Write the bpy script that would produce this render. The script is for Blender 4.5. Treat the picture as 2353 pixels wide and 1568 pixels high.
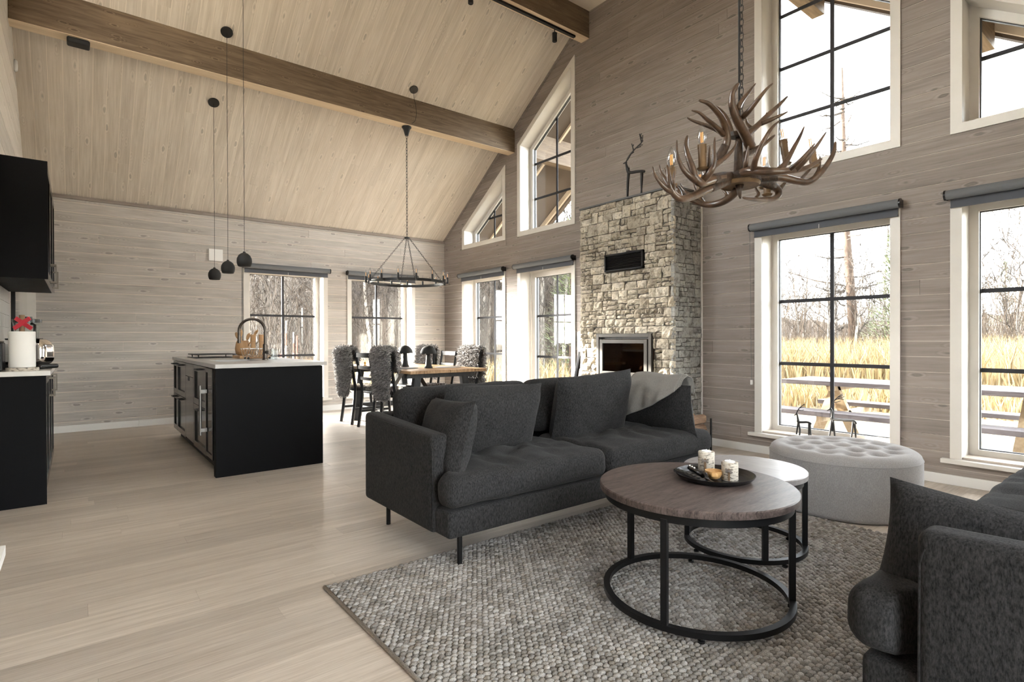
import bpy, math, random
import numpy as np
from mathutils import Vector, Matrix, noise as mnoise
random.seed(7)
for o in list(bpy.data.objects): bpy.data.objects.remove(o)
scene = bpy.context.scene
COL = scene.collection
IMG_W, IMG_H, FOC = 2353.0, 1568.0, 1264.92

# ---------------------------------------------------------------- camera
CAM = Vector((0.0, 0.0, 1.11))
FW = Vector((-0.78404, 0.62070, -0.00474)).normalized()
RT = Vector((0.62069, 0.78405, -0.00264))
RT = (RT - FW * RT.dot(FW)).normalized()
UP = RT.cross(FW).normalized()
cd = bpy.data.cameras.new('camera'); cam = bpy.data.objects.new('camera', cd); COL.objects.link(cam)
cam.matrix_world = Matrix(((RT.x, UP.x, -FW.x, CAM.x), (RT.y, UP.y, -FW.y, CAM.y), (RT.z, UP.z, -FW.z, CAM.z), (0, 0, 0, 1)))
cd.sensor_width = 36.0; cd.lens = FOC / IMG_W * 36.0; cd.clip_start = 0.05; cd.clip_end = 500
scene.camera = cam

# ---------------------------------------------------------------- world, sun, exposure
SUN_TRAVEL = Vector((1.0, 0.45, -0.243)).normalized()
w = bpy.data.worlds.new('sky'); scene.world = w; w.use_nodes = True
nt = w.node_tree; nt.nodes.clear()
out = nt.nodes.new('ShaderNodeOutputWorld'); bg = nt.nodes.new('ShaderNodeBackground'); sky = nt.nodes.new('ShaderNodeTexSky')
sky.sky_type = 'NISHITA'; sky.sun_disc = False; sky.sun_elevation = math.asin(-SUN_TRAVEL.z)
sky.sun_rotation = math.atan2(-SUN_TRAVEL.x, -SUN_TRAVEL.y); sky.altitude = 300; sky.dust_density = 2.0; sky.air_density = 1.0; sky.ozone_density = 1.0
hsv = nt.nodes.new('ShaderNodeHueSaturation'); hsv.inputs['Saturation'].default_value = 0.18
nt.links.new(sky.outputs[0], hsv.inputs['Color']); nt.links.new(hsv.outputs[0], bg.inputs[0])
bg.inputs[1].default_value = 0.62
nt.links.new(bg.outputs[0], out.inputs[0])
sl = bpy.data.lights.new('sun', 'SUN'); sun = bpy.data.objects.new('sun', sl); COL.objects.link(sun)
sl.energy = 6.5; sl.angle = math.radians(0.6); sl.color = (1.0, 0.91, 0.80)
sun.location = (-20, -9, 8); sun.rotation_euler = SUN_TRAVEL.to_track_quat('-Z', 'Y').to_euler()
vs = scene.view_settings
vs.view_transform = 'Standard'; vs.look = 'None'; vs.gamma = 1.0; vs.use_curve_mapping = False
vs.exposure = 3.32
cy = scene.cycles
cy.use_denoising = True
cy.max_bounces = 7; cy.diffuse_bounces = 4; cy.glossy_bounces = 3; cy.use_adaptive_sampling = True; cy.adaptive_threshold = 0.08; cy.use_light_tree = False; cy.transmission_bounces = 6; cy.transparent_max_bounces = 14
cy.caustics_reflective = False; cy.caustics_refractive = False; cy.sample_clamp_indirect = 6.0; cy.blur_glossy = 0.6

# ---------------------------------------------------------------- pixel -> world helpers (2353 x 1568 frame)
def ray(px, py):
    return FW + RT * ((px - IMG_W / 2) / FOC) - UP * ((py - IMG_H / 2) / FOC)
def px_y(px, py, y): d = ray(px, py); return CAM + d * ((y - CAM.y) / d.y)
def px_x(px, py, x): d = ray(px, py); return CAM + d * ((x - CAM.x) / d.x)
def px_z(px, py, z): d = ray(px, py); return CAM + d * ((z - CAM.z) / d.z)
def px_d(px, py, dep): return CAM + ray(px, py) * dep

# ---------------------------------------------------------------- tagging
def tag(o, label=None, cat=None, group=None, kind=None):
    if label: o['label'] = label
    if cat: o['category'] = cat
    if group: o['group'] = group
    if kind: o['kind'] = kind
    return o
def thing(name, label, cat, loc=(0, 0, 0), rz=0.0, group=None, kind=None):
    o = bpy.data.objects.new(name, None); COL.objects.link(o)
    o.empty_display_size = 0.05; o.location = loc; o.rotation_euler = (0, 0, rz)
    return tag(o, label, cat, group, kind)
def copy_tree(o, parent=None):
    c = o.copy(); COL.objects.link(c); c.parent = parent
    for ch in list(o.children): copy_tree(ch, c)
    return c
def dup(o, loc, rz, label, group=None):
    c = copy_tree(o); c.location = loc; c.rotation_euler = (0, 0, rz); c['label'] = label
    if group: c['group'] = group
    return c

# ---------------------------------------------------------------- mesh builder
class MB:
    def __init__(s): s.v = []; s.f = []
    def add(s, vs, fs):
        n = len(s.v); s.v.extend([tuple(p) for p in vs]); s.f.extend([tuple(i + n for i in f) for f in fs]); return s
    def box(s, a, b, M=None):
        x0, y0, z0 = a; x1, y1, z1 = b
        if x0 > x1: x0, x1 = x1, x0
        if y0 > y1: y0, y1 = y1, y0
        if z0 > z1: z0, z1 = z1, z0
        vs = [Vector(p) for p in ((x0,y0,z0),(x1,y0,z0),(x1,y1,z0),(x0,y1,z0),(x0,y0,z1),(x1,y0,z1),(x1,y1,z1),(x0,y1,z1))]
        if M is not None: vs = [M @ p for p in vs]
        return s.add(vs, [(0,3,2,1),(4,5,6,7),(0,1,5,4),(1,2,6,5),(2,3,7,6),(3,0,4,7)])
    def bar(s, p, q, wd, ht=None, up=(0, 0, 1)):
        p = Vector(p); q = Vector(q); ht = ht or wd
        d = (q - p); L = d.length; d.normalize(); upv = Vector(up)
        sx = d.cross(upv)
        if sx.length < 1e-4: sx = d.cross(Vector((1, 0, 0)))
        sx.normalize(); uz = sx.cross(d)
        vs = []
        for base in (p, q):
            for a, b in ((-1,-1),(1,-1),(1,1),(-1,1)): vs.append(base + sx * (a * wd / 2) + uz * (b * ht / 2))
        return s.add(vs, [(0,1,2,3),(7,6,5,4),(0,4,5,1),(1,5,6,2),(2,6,7,3),(3,7,4,0)])
    def tube(s, pts, r, n=8, cap=True, closed=False, flat=1.0):
        pts = [Vector(p) for p in pts]; m = len(pts)
        rs = r if isinstance(r, (list, tuple)) else [r] * m
        t0 = (pts[1] - pts[0]).normalized()
        ref = Vector((0, 0, 1)) if abs(t0.z) < 0.9 else Vector((1, 0, 0))
        nx = t0.cross(ref).normalized(); vs = []
        for i in range(m):
            if closed: t = (pts[(i + 1) % m] - pts[i - 1]).normalized()
            else: t = (pts[min(i + 1, m - 1)] - pts[max(i - 1, 0)]).normalized()
            nx = (nx - t * nx.dot(t))
            nx = nx.normalized() if nx.length > 1e-6 else t.orthogonal().normalized()
            ny = t.cross(nx)
            for k in range(n):
                a = 2 * math.pi * k / n; vs.append(pts[i] + (nx * math.cos(a) + ny * math.sin(a) * flat) * rs[i])
        fs = []
        for i in range(m if closed else m - 1):
            j = (i + 1) % m
            for k in range(n): fs.append((i*n+k, i*n+(k+1)%n, j*n+(k+1)%n, j*n+k))
        if cap and not closed: fs.append(tuple(range(n - 1, -1, -1))); fs.append(tuple((m-1)*n + k for k in range(n)))
        return s.add(vs, fs)
    def lathe(s, prof, c=(0, 0, 0), n=24, M=None):
        vs = []; fs = []; m = len(prof)
        for r, z in prof:
            for k in range(n):
                a = 2 * math.pi * k / n; p = Vector((c[0] + r * math.cos(a), c[1] + r * math.sin(a), c[2] + z))
                vs.append(M @ p if M is not None else p)
        for i in range(m - 1):
            for k in range(n): fs.append((i*n+k, i*n+(k+1)%n, (i+1)*n+(k+1)%n, (i+1)*n+k))
        closed = prof[0] == prof[-1]
        if prof[0][0] > 1e-5 and not closed: fs.append(tuple(range(n - 1, -1, -1)))
        if prof[-1][0] > 1e-5 and not closed: fs.append(tuple((m-1)*n + k for k in range(n)))
        return s.add(vs, fs)
    def sphere(s, c, r, n=12, m=8, sc=(1, 1, 1)):
        pr = []; vs = []; fs = []
        for i in range(m + 1):
            th = math.pi * i / m
            for k in range(n):
                a = 2 * math.pi * k / n
                vs.append((c[0] + r*sc[0]*math.sin(th)*math.cos(a), c[1] + r*sc[1]*math.sin(th)*math.sin(a), c[2] - r*sc[2]*math.cos(th)))
        for i in range(m):
            for k in range(n): fs.append((i*n+k, i*n+(k+1)%n, (i+1)*n+(k+1)%n, (i+1)*n+k))
        return s.add(vs, fs)
    def grid(s, fn, nu, nv, wrap_u=False, flip=False):
        vs = [fn(i / (nu if wrap_u else nu - 1), j / (nv - 1)) for j in range(nv) for i in range(nu)]
        fs = []
        for j in range(nv - 1):
            for i in range(nu if wrap_u else nu - 1):
                a, b = j*nu + i, j*nu + (i+1) % nu; f = (a, b, b + nu, a + nu)
                fs.append(f[::-1] if flip else f)
        return s.add(vs, fs)
    def prism(s, poly, mp, d0, d1):
        """poly: list of (u, v); mp(u, v, d) -> world; extrude from d0 to d1"""
        n = len(poly)
        vs = [mp(u, v, d0) for u, v in poly] + [mp(u, v, d1) for u, v in poly]
        fs = [tuple(range(n)), tuple(range(2*n - 1, n - 1, -1))] + [(i, i + n, (i+1) % n + n, (i+1) % n) for i in range(n)]
        return s.add(vs, fs)
    def rbox(s, c, size, r, seg=4, M=None, fn=None):
        """rounded box: cube grid pulled to rounded corners; fn(p, n)->p displaces"""
        hx, hy, hz = size[0] / 2, size[1] / 2, size[2] / 2
        r = min(r, hx, hy, hz); key = {}; vs = []; fs = []
        def nseg(h): return max(4, seg)
        def line(h):
            core = h - r; a = [-h + r * (1 - math.cos(math.pi/2 * i / seg)) for i in range(seg)]
            inner = [-core + 2 * core * i / nmid for i in range(nmid + 1)]
            return a + inner + [-x for x in a[::-1]]
        nmid = max(2, seg * 2)
        L = [line(hx), line(hy), line(hz)]
        def vert(p):
            k = (round(p[0], 5), round(p[1], 5), round(p[2], 5))
            if k in key: return key[k]
            q = Vector((max(-hx + r, min(hx - r, p[0])), max(-hy + r, min(hy - r, p[1])), max(-hz + r, min(hz - r, p[2]))))
            d = Vector(p) - q
            nrm = d.normalized() if d.length > 1e-9 else Vector((0, 0, 1))
            P = q + nrm * r if d.length > 1e-9 else Vector(p)
            if fn: P = fn(P, nrm)
            P = P + Vector(c)
            if M is not None: P = M @ P
            key[k] = len(vs); vs.append(P); return key[k]
        for ax in range(3):
            a, b = (ax + 1) % 3, (ax + 2) % 3
            for sgn, h in ((-1, (hx, hy, hz)[ax]), (1, (hx, hy, hz)[ax])):
                for i in range(len(L[a]) - 1):
                    for j in range(len(L[b]) - 1):
                        idx = []
                        for (ii, jj) in ((i, j), (i+1, j), (i+1, j+1), (i, j+1)):
                            p = [0, 0, 0]; p[ax] = sgn * h; p[a] = L[a][ii]; p[b] = L[b][jj]; idx.append(vert(p))
                        fs.append(tuple(idx) if sgn > 0 else tuple(idx[::-1]))
        return s.add(vs, fs)
    def build(s, name, mat, parent=None, smooth=False, bevel=0.0, world=False, label=None, kind=None, loc=None, auto=None):
        me = bpy.data.meshes.new(name)
        v = s.v
        if world and parent is not None:
            off = parent.location
            p2 = parent.parent
            ox, oy, oz = off.x, off.y, off.z
            if p2 is not None: ox += p2.location.x; oy += p2.location.y; oz += p2.location.z
            v = [(a - ox, b - oy, c - oz) for a, b, c in v]
        elif loc is not None:
            v = [(a - loc[0], b - loc[1], c - loc[2]) for a, b, c in v]
        me.from_pydata([tuple(p) for p in v], [], s.f)
        me.materials.append(M[mat] if isinstance(mat, str) else mat)
        if smooth: me.polygons.foreach_set('use_smooth', [True] * len(me.polygons))
        me.update()
        if auto:
            try: me.set_sharp_from_angle(angle=math.radians(auto))
            except Exception: pass
        o = bpy.data.objects.new(name, me); COL.objects.link(o)
        if loc is not None: o.location = loc
        if parent is not None: o.parent = parent
        if bevel > 0:
            b = o.modifiers.new('bevel', 'BEVEL'); b.width = bevel; b.segments = 2; b.limit_method = 'ANGLE'; b.angle_limit = math.radians(40)
        if label: o['label'] = label
        if kind: o['kind'] = kind
        return o
def catmull(pts, k=6):
    """smooth polyline through points of any dimension"""
    P = [np.array(p, float) for p in pts]; P = [2*P[0] - P[1]] + P + [2*P[-1] - P[-2]]; o = []
    for i in range(1, len(P) - 2):
        for j in range(k):
            t = j / k
            o.append(0.5 * ((2*P[i]) + (-P[i-1] + P[i+1])*t + (2*P[i-1] - 5*P[i] + 4*P[i+1] - P[i+2])*t*t + (-P[i-1] + 3*P[i] - 3*P[i+1] + P[i+2])*t**3))
    o.append(P[-2]); return o
def clip_poly(poly, a, b, c):
    """keep a*u + b*v <= c"""
    o = []
    for i in range(len(poly)):
        p, q = poly[i - 1], poly[i]; dp = a*p[0] + b*p[1] - c; dq = a*q[0] + b*q[1] - c
        if (dp <= 0) != (dq <= 0):
            t = dp / (dp - dq); o.append((p[0] + (q[0]-p[0])*t, p[1] + (q[1]-p[1])*t))
        if dq <= 0: o.append(q)
    return o
def inset(poly, d):
    """inset a convex CCW polygon; d a number or one number per edge"""
    n = len(poly); ds = d if isinstance(d, (list, tuple)) else [d] * n; L = []
    for i in range(n):
        (x0, y0), (x1, y1) = poly[i], poly[(i+1) % n]; l = math.hypot(x1-x0, y1-y0); nx, ny = -(y1-y0)/l, (x1-x0)/l
        L.append((nx, ny, nx*x0 + ny*y0 + ds[i]))
    o = []
    for i in range(n):
        a, b = L[i-1], L[i]; det = a[0]*b[1] - a[1]*b[0]
        o.append(((a[2]*b[1] - a[1]*b[2]) / det, (a[0]*b[2] - a[2]*b[0]) / det))
    return o
# ---------------------------------------------------------------- materials (all procedural)
M = {}
def new_mat(name):
    m = bpy.data.materials.new(name); m.use_nodes = True; M[name] = m
    nt = m.node_tree; nt.nodes.clear()
    o = nt.nodes.new('ShaderNodeOutputMaterial'); b = nt.nodes.new('ShaderNodeBsdfPrincipled'); nt.links.new(b.outputs[0], o.inputs[0])
    return m, nt, b
class NT:
    def __init__(s, nt): s.nt = nt
    def n(s, t, **kw):
        nd = s.nt.nodes.new('ShaderNode' + t)
        for k, v in kw.items():
            if k in nd.inputs.keys() if isinstance(k, str) else False: nd.inputs[k].default_value = v
            else: setattr(nd, k, v)
        return nd
    def l(s, a, b): s.nt.links.new(a, b)
    def math(s, op, a, b=None, c=None):
        nd = s.nt.nodes.new('ShaderNodeMath'); nd.operation = op
        for i, x in enumerate((a, b, c)):
            if x is None: continue
            if isinstance(x, (int, float)): nd.inputs[i].default_value = x
            else: s.l(x, nd.inputs[i])
        return nd.outputs[0]
    def ramp(s, fac, stops):
        nd = s.nt.nodes.new('ShaderNodeValToRGB'); cr = nd.color_ramp
        while len(cr.elements) < len(stops): cr.elements.new(0.5)
        for e, (p, c) in zip(cr.elements, stops): e.position = p; e.color = (*c, 1) if len(c) == 3 else c
        s.l(fac, nd.inputs[0]); return nd.outputs[0]
    def mix(s, fac, a, b, blend='MIX'):
        nd = s.nt.nodes.new('ShaderNodeMix'); nd.data_type = 'RGBA'; nd.blend_type = blend
        for i, x in ((0, fac), (6, a), (7, b)):
            if isinstance(x, (int, float)): nd.inputs[i].default_value = x
            elif isinstance(x, tuple): nd.inputs[i].default_value = (*x, 1) if len(x) == 3 else x
            else: s.l(x, nd.inputs[i])
        return nd.outputs[2]
    def coord(s, rand=True, scale=(1, 1, 1), kind='Object'):
        tc = s.n('TexCoord'); mp = s.n('Mapping'); mp.inputs['Scale'].default_value = scale
        if rand:
            oi = s.n('ObjectInfo'); k = s.math('MULTIPLY', oi.outputs['Random'], 53.0)
            va = s.n('VectorMath', operation='ADD'); s.l(tc.outputs[kind], va.inputs[0]); s.l(k, va.inputs[1]); s.l(va.outputs[0], mp.inputs[0])
        else: s.l(tc.outputs[kind], mp.inputs[0])
        return mp.outputs[0]
    def noise(s, vec, scale, detail=3, rough=0.55, dist=0.0):
        nd = s.nt.nodes.new('ShaderNodeTexNoise'); nd.inputs['Scale'].default_value = scale; nd.inputs['Detail'].default_value = detail
        nd.inputs['Roughness'].default_value = rough; nd.inputs['Distortion'].default_value = dist; s.l(vec, nd.inputs['Vector']); return nd.outputs['Fac']
    def bump(s, h, strength, dist, bsdf):
        nd = s.n('Bump'); nd.inputs['Strength'].default_value = strength; nd.inputs['Distance'].default_value = dist
        s.l(h, nd.inputs['Height']); s.l(nd.outputs[0], bsdf.inputs['Normal'])
def plain(name, col, rough=0.5, metal=0.0, spec=0.5, coat=0.0, var=0.0):
    m, nt, b = new_mat(name); b.inputs['Base Color'].default_value = (*col, 1); b.inputs['Roughness'].default_value = rough
    b.inputs['Metallic'].default_value = metal; b.inputs['Specular IOR Level'].default_value = spec; b.inputs['Coat Weight'].default_value = coat
    if var:
        T = NT(nt); f = T.noise(T.coord(), 6.0, 4)
        c = T.ramp(f, [(0.3, tuple(x * (1 - var) for x in col)), (0.7, tuple(min(1, x * (1 + var)) for x in col))]); T.l(c, b.inputs['Base Color'])
    return m
def wood(name, dark, light, along, rough=0.55, knots=0.0, tint=0.14, fine=1.0, bump=0.15, spec=0.35, knot_col=None, sc=1.0, kscale=None, plane='xz'):
    """grain stretched along 'along': per-axis scale with a small number on the grain axis"""
    m, nt, b = new_mat(name); T = NT(nt)
    v = T.coord(True, tuple(a * sc for a in along))
    g1 = T.noise(v, 1.0, 4, 0.6, 0.6); g2 = T.noise(v, 4.5 * fine, 3, 0.6, 0.2)
    h = T.math('ADD', T.math('MULTIPLY', g1, 0.5), T.math('MULTIPLY', g2, 0.5))
    if knots:
        oi_k = T.n('ObjectInfo').outputs['Random']; ks = kscale or (2.0, 2.0, 6.0); kv = T.coord(True, ks); sx = T.n('SeparateXYZ'); cx = T.n('CombineXYZ'); T.l(kv, sx.inputs[0])
        for i, ax in enumerate(plane): T.l(sx.outputs[ax.upper()], cx.inputs[i])
        vo = T.n('TexVoronoi', feature='F1', voronoi_dimensions='2D'); vo.inputs['Scale'].default_value = 1.0; T.l(cx.outputs[0], vo.inputs['Vector'])
        wob = T.noise(T.coord(True, tuple(6 * q for q in ks)), 1.0, 2)
        d = T.math('ADD', vo.outputs['Distance'], T.math('MULTIPLY', T.math('SUBTRACT', wob, 0.5), 0.11))
        ring = T.math('MULTIPLY', T.math('SINE', T.math('MULTIPLY', d, 70.0)), T.math('MAXIMUM', T.math('SUBTRACT', 1.0, T.math('MULTIPLY', d, 4.5)), 0.0))
        h = T.math('ADD', h, T.math('MULTIPLY', ring, 0.14))
        km = T.math('MINIMUM', T.math('MAXIMUM', T.math('MULTIPLY', T.math('SUBTRACT', T.math('ADD', 0.055, T.math('MULTIPLY', oi_k, 0.05)), d), 28.0), 0.0), 1.0)
        sc_ = T.n('SeparateColor'); T.l(vo.outputs['Color'], sc_.inputs[0]); gate = T.math('GREATER_THAN', sc_.outputs[0], 0.42)
        km = T.math('MULTIPLY', km, gate)
        hm = T.math('MINIMUM', T.math('MAXIMUM', T.math('MULTIPLY', T.math('SUBTRACT', 0.15, d), 14.0), 0.0), 1.0)
        hm = T.math('MULTIPLY', hm, gate)
    c = T.ramp(h, [(0.34, dark), (0.64, light)])
    if knots:
        c = T.mix(T.math('MULTIPLY', hm, knots * 0.35), c, tuple(min(1, x * 1.35) for x in light))
        c = T.mix(T.math('MULTIPLY', km, knots), c, knot_col or tuple(x * 0.35 for x in dark))
    oi = T.n('ObjectInfo'); val = T.math('ADD', T.math('MULTIPLY', oi.outputs['Random'], 2 * tint), 1.0 - tint)
    hs = T.n('HueSaturation'); T.l(c, hs.inputs['Color']); T.l(val, hs.inputs['Value'])
    T.l(hs.outputs[0], b.inputs['Base Color']); b.inputs['Roughness'].default_value = rough; b.inputs['Specular IOR Level'].default_value = spec
    if bump: T.bump(h, bump, 0.01, b)
    return m
def fabric(name, col, var=0.35, scale=260.0, sheen=0.25, blotch=0.2, bump=0.25):
    m, nt, b = new_mat(name); T = NT(nt); v = T.coord(True)
    tc = T.coord(True, (1.0, 1.0, 0.35))
    f = T.noise(tc, scale, 2, 0.7); g = T.noise(v, 9.0, 3, 0.6)
    c = T.ramp(f, [(0.30, tuple(x * (1 - var) for x in col)), (0.70, tuple(x * (1 + var * 1.6) for x in col))])
    c = T.mix(blotch, c, T.ramp(g, [(0.35, tuple(x * 0.6 for x in col)), (0.65, tuple(x * 1.6 for x in col))]))
    T.l(c, b.inputs['Base Color']); b.inputs['Roughness'].default_value = 0.95; b.inputs['Specular IOR Level'].default_value = 0.15
    b.inputs['Sheen Weight'].default_value = sheen; b.inputs['Sheen Roughness'].default_value = 0.5
    T.bump(f, bump, 0.004, b); return m
# --- building
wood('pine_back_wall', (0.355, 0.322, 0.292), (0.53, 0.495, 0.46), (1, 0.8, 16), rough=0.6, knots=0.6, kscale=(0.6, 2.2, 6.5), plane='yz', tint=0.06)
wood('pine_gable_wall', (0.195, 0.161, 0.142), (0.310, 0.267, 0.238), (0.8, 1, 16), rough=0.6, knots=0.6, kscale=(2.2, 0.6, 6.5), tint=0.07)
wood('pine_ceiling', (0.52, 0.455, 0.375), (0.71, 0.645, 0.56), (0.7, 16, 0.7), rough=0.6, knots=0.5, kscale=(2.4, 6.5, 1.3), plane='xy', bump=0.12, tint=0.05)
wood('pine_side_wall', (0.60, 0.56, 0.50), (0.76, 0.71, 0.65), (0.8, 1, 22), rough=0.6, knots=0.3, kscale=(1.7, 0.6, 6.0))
plain('pine_tongue', (0.78, 0.70, 0.60), 0.7)
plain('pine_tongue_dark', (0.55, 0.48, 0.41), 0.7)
wood('beam_brown', (0.070, 0.046, 0.026), (0.205, 0.145, 0.092), (9, 0.7, 9), rough=0.6, knots=0.6, tint=0.05, kscale=(3, 3.2, 9), plane='yz', knot_col=(0.03, 0.018, 0.01))
wood('beam_pale', (0.60, 0.46, 0.30), (0.78, 0.64, 0.46), (14, 0.6, 14), rough=0.6, knots=0.2, tint=0.04)
wood('oak_floor', (0.41, 0.35, 0.292), (0.59, 0.53, 0.465), (30, 1.1, 30), rough=0.42, tint=0.13, bump=0.05, spec=0.32)
plain('floor_gap', (0.16, 0.12, 0.09), 0.8)
plain('white_paint', (0.66, 0.63, 0.585), 0.4, var=0.03)
plain('base_white', (0.72, 0.71, 0.69), 0.45)
plain('muntin_dark', (0.040, 0.040, 0.045), 0.6, 0.0, 0.2)
plain('gasket', (0.03, 0.03, 0.03), 0.6)
plain('dark_soffit', (0.055, 0.036, 0.022), 0.8)
plain('cream_rafter', (0.55, 0.45, 0.33), 0.7)
plain('outside_wall', (0.05, 0.04, 0.035), 0.8)
def glassy(name, tint=(1, 1, 1), f0=0.045, rough=0.0):
    m = bpy.data.materials.new(name); m.use_nodes = True; M[name] = m; nt = m.node_tree; nt.nodes.clear(); T = NT(nt)
    o = T.n('OutputMaterial'); tr = T.n('BsdfTransparent'); gl = T.n('BsdfGlossy'); ge = T.n('NewGeometry'); mx = T.n('MixShader')
    tr.inputs[0].default_value = (*tint, 1); gl.inputs['Roughness'].default_value = rough
    dp = T.n('VectorMath', operation='DOT_PRODUCT'); T.l(ge.outputs['Incoming'], dp.inputs[0]); T.l(ge.outputs['Normal'], dp.inputs[1])
    k = T.math('SUBTRACT', 1.0, T.math('ABSOLUTE', dp.outputs['Value'])); k5 = T.math('POWER', k, 5.0)
    T.l(T.math('ADD', T.math('MULTIPLY', k5, 1.0 - f0), f0), mx.inputs[0])
    T.l(tr.outputs[0], mx.inputs[1]); T.l(gl.outputs[0], mx.inputs[2]); T.l(mx.outputs[0], o.inputs[0])
glassy('window_glass', (0.97, 0.98, 0.975)); glassy('clear_glass', (0.93, 0.95, 0.95)); glassy('smoked_glass', (0.25, 0.22, 0.2)); glassy('oven_glass', (0.5, 0.45, 0.4)); glassy('bulb_glass', (0.86, 0.87, 0.88), 0.10)
# --- furniture
fabric('charcoal_fabric', (0.0185, 0.0178, 0.0182), var=0.75, scale=210, sheen=0.03, blotch=0.14)
fabric('ottoman_fabric', (0.30, 0.288, 0.285), var=0.18, scale=300, sheen=0.1, blotch=0.08)
fabric('throw_fabric', (0.175, 0.165, 0.152), var=0.12, scale=200, sheen=0.1, blotch=0.05)
plain('black_metal', (0.006, 0.006, 0.0065), 0.42, 0.0, 0.22)
plain('black_iron', (0.010, 0.010, 0.011), 0.5)
plain('black_lacquer', (0.006, 0.006, 0.0065), 0.16, 0.0, 0.4)
plain('black_panel', (0.0042, 0.0042, 0.005), 0.55, 0.0, 0.07)
plain('black_matt', (0.008, 0.008, 0.008), 0.7)
plain('black_plastic', (0.01, 0.01, 0.011), 0.25)
plain('bronze_handle', (0.10, 0.085, 0.07), 0.35, 0.9)
plain('steel', (0.22, 0.21, 0.20), 0.35, 1.0)
plain('dark_steel', (0.10, 0.085, 0.075), 0.3, 0.9)
plain('chrome', (0.78, 0.77, 0.76), 0.08, 1.0)
plain('worktop_grey', (0.40, 0.385, 0.375), 0.32, var=0.05)
plain('worktop_white', (0.60, 0.58, 0.55), 0.35, var=0.05)
plain('tile_white', (0.66, 0.64, 0.61), 0.2)
plain('grout', (0.45, 0.43, 0.41), 0.8)
plain('paper_white', (0.80, 0.78, 0.75), 0.9)
plain('red_paint', (0.55, 0.03, 0.055), 0.6, var=0.25)
plain('grey_metal', (0.052, 0.047, 0.040), 0.5, 0.1, 0.25)
plain('blind_grey', (0.135, 0.142, 0.15), 0.7)
plain('blind_fabric', (0.085, 0.09, 0.105), 0.8)
plain('sensor_white', (0.8, 0.79, 0.77), 0.4)
plain('brass', (0.6, 0.38, 0.12), 0.25, 1.0)
plain('gold_inner', (0.75, 0.50, 0.18), 0.35, 0.8)
plain('white_wax', (0.85, 0.85, 0.84), 0.5)
plain('firebrick', (0.26, 0.15, 0.09), 0.9, var=0.3)
plain('ash', (0.3, 0.27, 0.24), 0.95)
wood('walnut_top', (0.022, 0.015, 0.014), (0.135, 0.105, 0.094), (14, 1.2, 4), spec=0.22, rough=0.42, tint=0.0, fine=1.4, bump=0.06, sc=3.6)
wood('ash_top', (0.22, 0.20, 0.195), (0.33, 0.315, 0.31), (2.0, 9, 4), spec=0.28, rough=0.36, tint=0.0, bump=0.05, knots=0.25, kscale=(3, 5, 3))
wood('table_oak', (0.20, 0.115, 0.055), (0.47, 0.31, 0.18), (1.0, 14, 4), rough=0.4, tint=0.12, bump=0.08)
wood('light_wood', (0.33, 0.185, 0.085), (0.56, 0.36, 0.19), (9, 9, 1.5), rough=0.45, tint=0.14, bump=0.05)
wood('cup_birch', (0.40, 0.22, 0.08), (0.62, 0.38, 0.16), (14, 14, 14), rough=0.45, tint=0.05)
wood('grey_twig', (0.10, 0.085, 0.075), (0.22, 0.19, 0.17), (8, 8, 8), rough=0.8)
wood('post_brown', (0.13, 0.08, 0.045), (0.26, 0.17, 0.10), (9, 9, 2), rough=0.7)
wood('black_wood', (0.010, 0.0105, 0.012), (0.026, 0.027, 0.030), (9, 9, 2), rough=0.45, tint=0.05, bump=0.03)
wood('trestle_black', (0.014, 0.016, 0.019), (0.034, 0.038, 0.044), (9, 9, 2), rough=0.5, tint=0.05, bump=0.03)
wood('antler', (0.026, 0.014, 0.008), (0.125, 0.074, 0.046), (7, 7, 7), rough=0.3, tint=0.03, bump=0.15, spec=0.6)
wood('antler_root', (0.012, 0.009, 0.007), (0.075, 0.045, 0.03), (22, 22, 10), rough=0.5, tint=0.03, bump=0.6)
wood('candle_tan', (0.10, 0.06, 0.032), (0.20, 0.13, 0.07), (9, 9, 3), rough=0.45, tint=0.04)
wood('log_bark', (0.09, 0.05, 0.03), (0.25, 0.16, 0.10), (9, 2, 9), rough=0.9)
wood('log_end', (0.40, 0.24, 0.11), (0.62, 0.44, 0.26), (9, 9, 9), rough=0.8)
wood('picnic_grey', (0.11, 0.095, 0.10), (0.25, 0.225, 0.235), (1.0, 14, 14), rough=0.7, tint=0.08)
wood('picnic_pale', (0.42, 0.30, 0.18), (0.62, 0.48, 0.32), (8, 8, 2), rough=0.7, tint=0.08)
def birch_bark(name, white=(0.50, 0.45, 0.38), k=4.0):
    m, nt, b = new_mat(name); T = NT(nt); v = T.coord(True, (7 * k, 7 * k, 26 * k)); f = T.noise(v, 1.6, 4, 0.65)
    g = T.noise(T.coord(True, (3 * k, 3 * k, 2.2 * k)), 2.6, 3, 0.6)
    c = T.ramp(f, [(0.36, (0.06, 0.05, 0.04)), (0.46, white), (0.8, tuple(x * 1.15 for x in white))])
    c = T.mix(T.ramp(g, [(0.60, (0, 0, 0)), (0.68, (1, 1, 1))]), c, (0.13, 0.075, 0.04)); T.l(c, b.inputs['Base Color']); b.inputs['Roughness'].default_value = 0.8
birch_bark('birch_bark')
def bulb_glow(name, col, st):
    m, nt, b = new_mat(name); b.inputs['Base Color'].default_value = (*col, 1); b.inputs['Emission Color'].default_value = (*col, 1); b.inputs['Emission Strength'].default_value = st
bulb_glow('filament', (0.9, 0.45, 0.14), 0.06); bulb_glow('pendant_glow', (1.0, 0.72, 0.35), 0.5)
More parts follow.
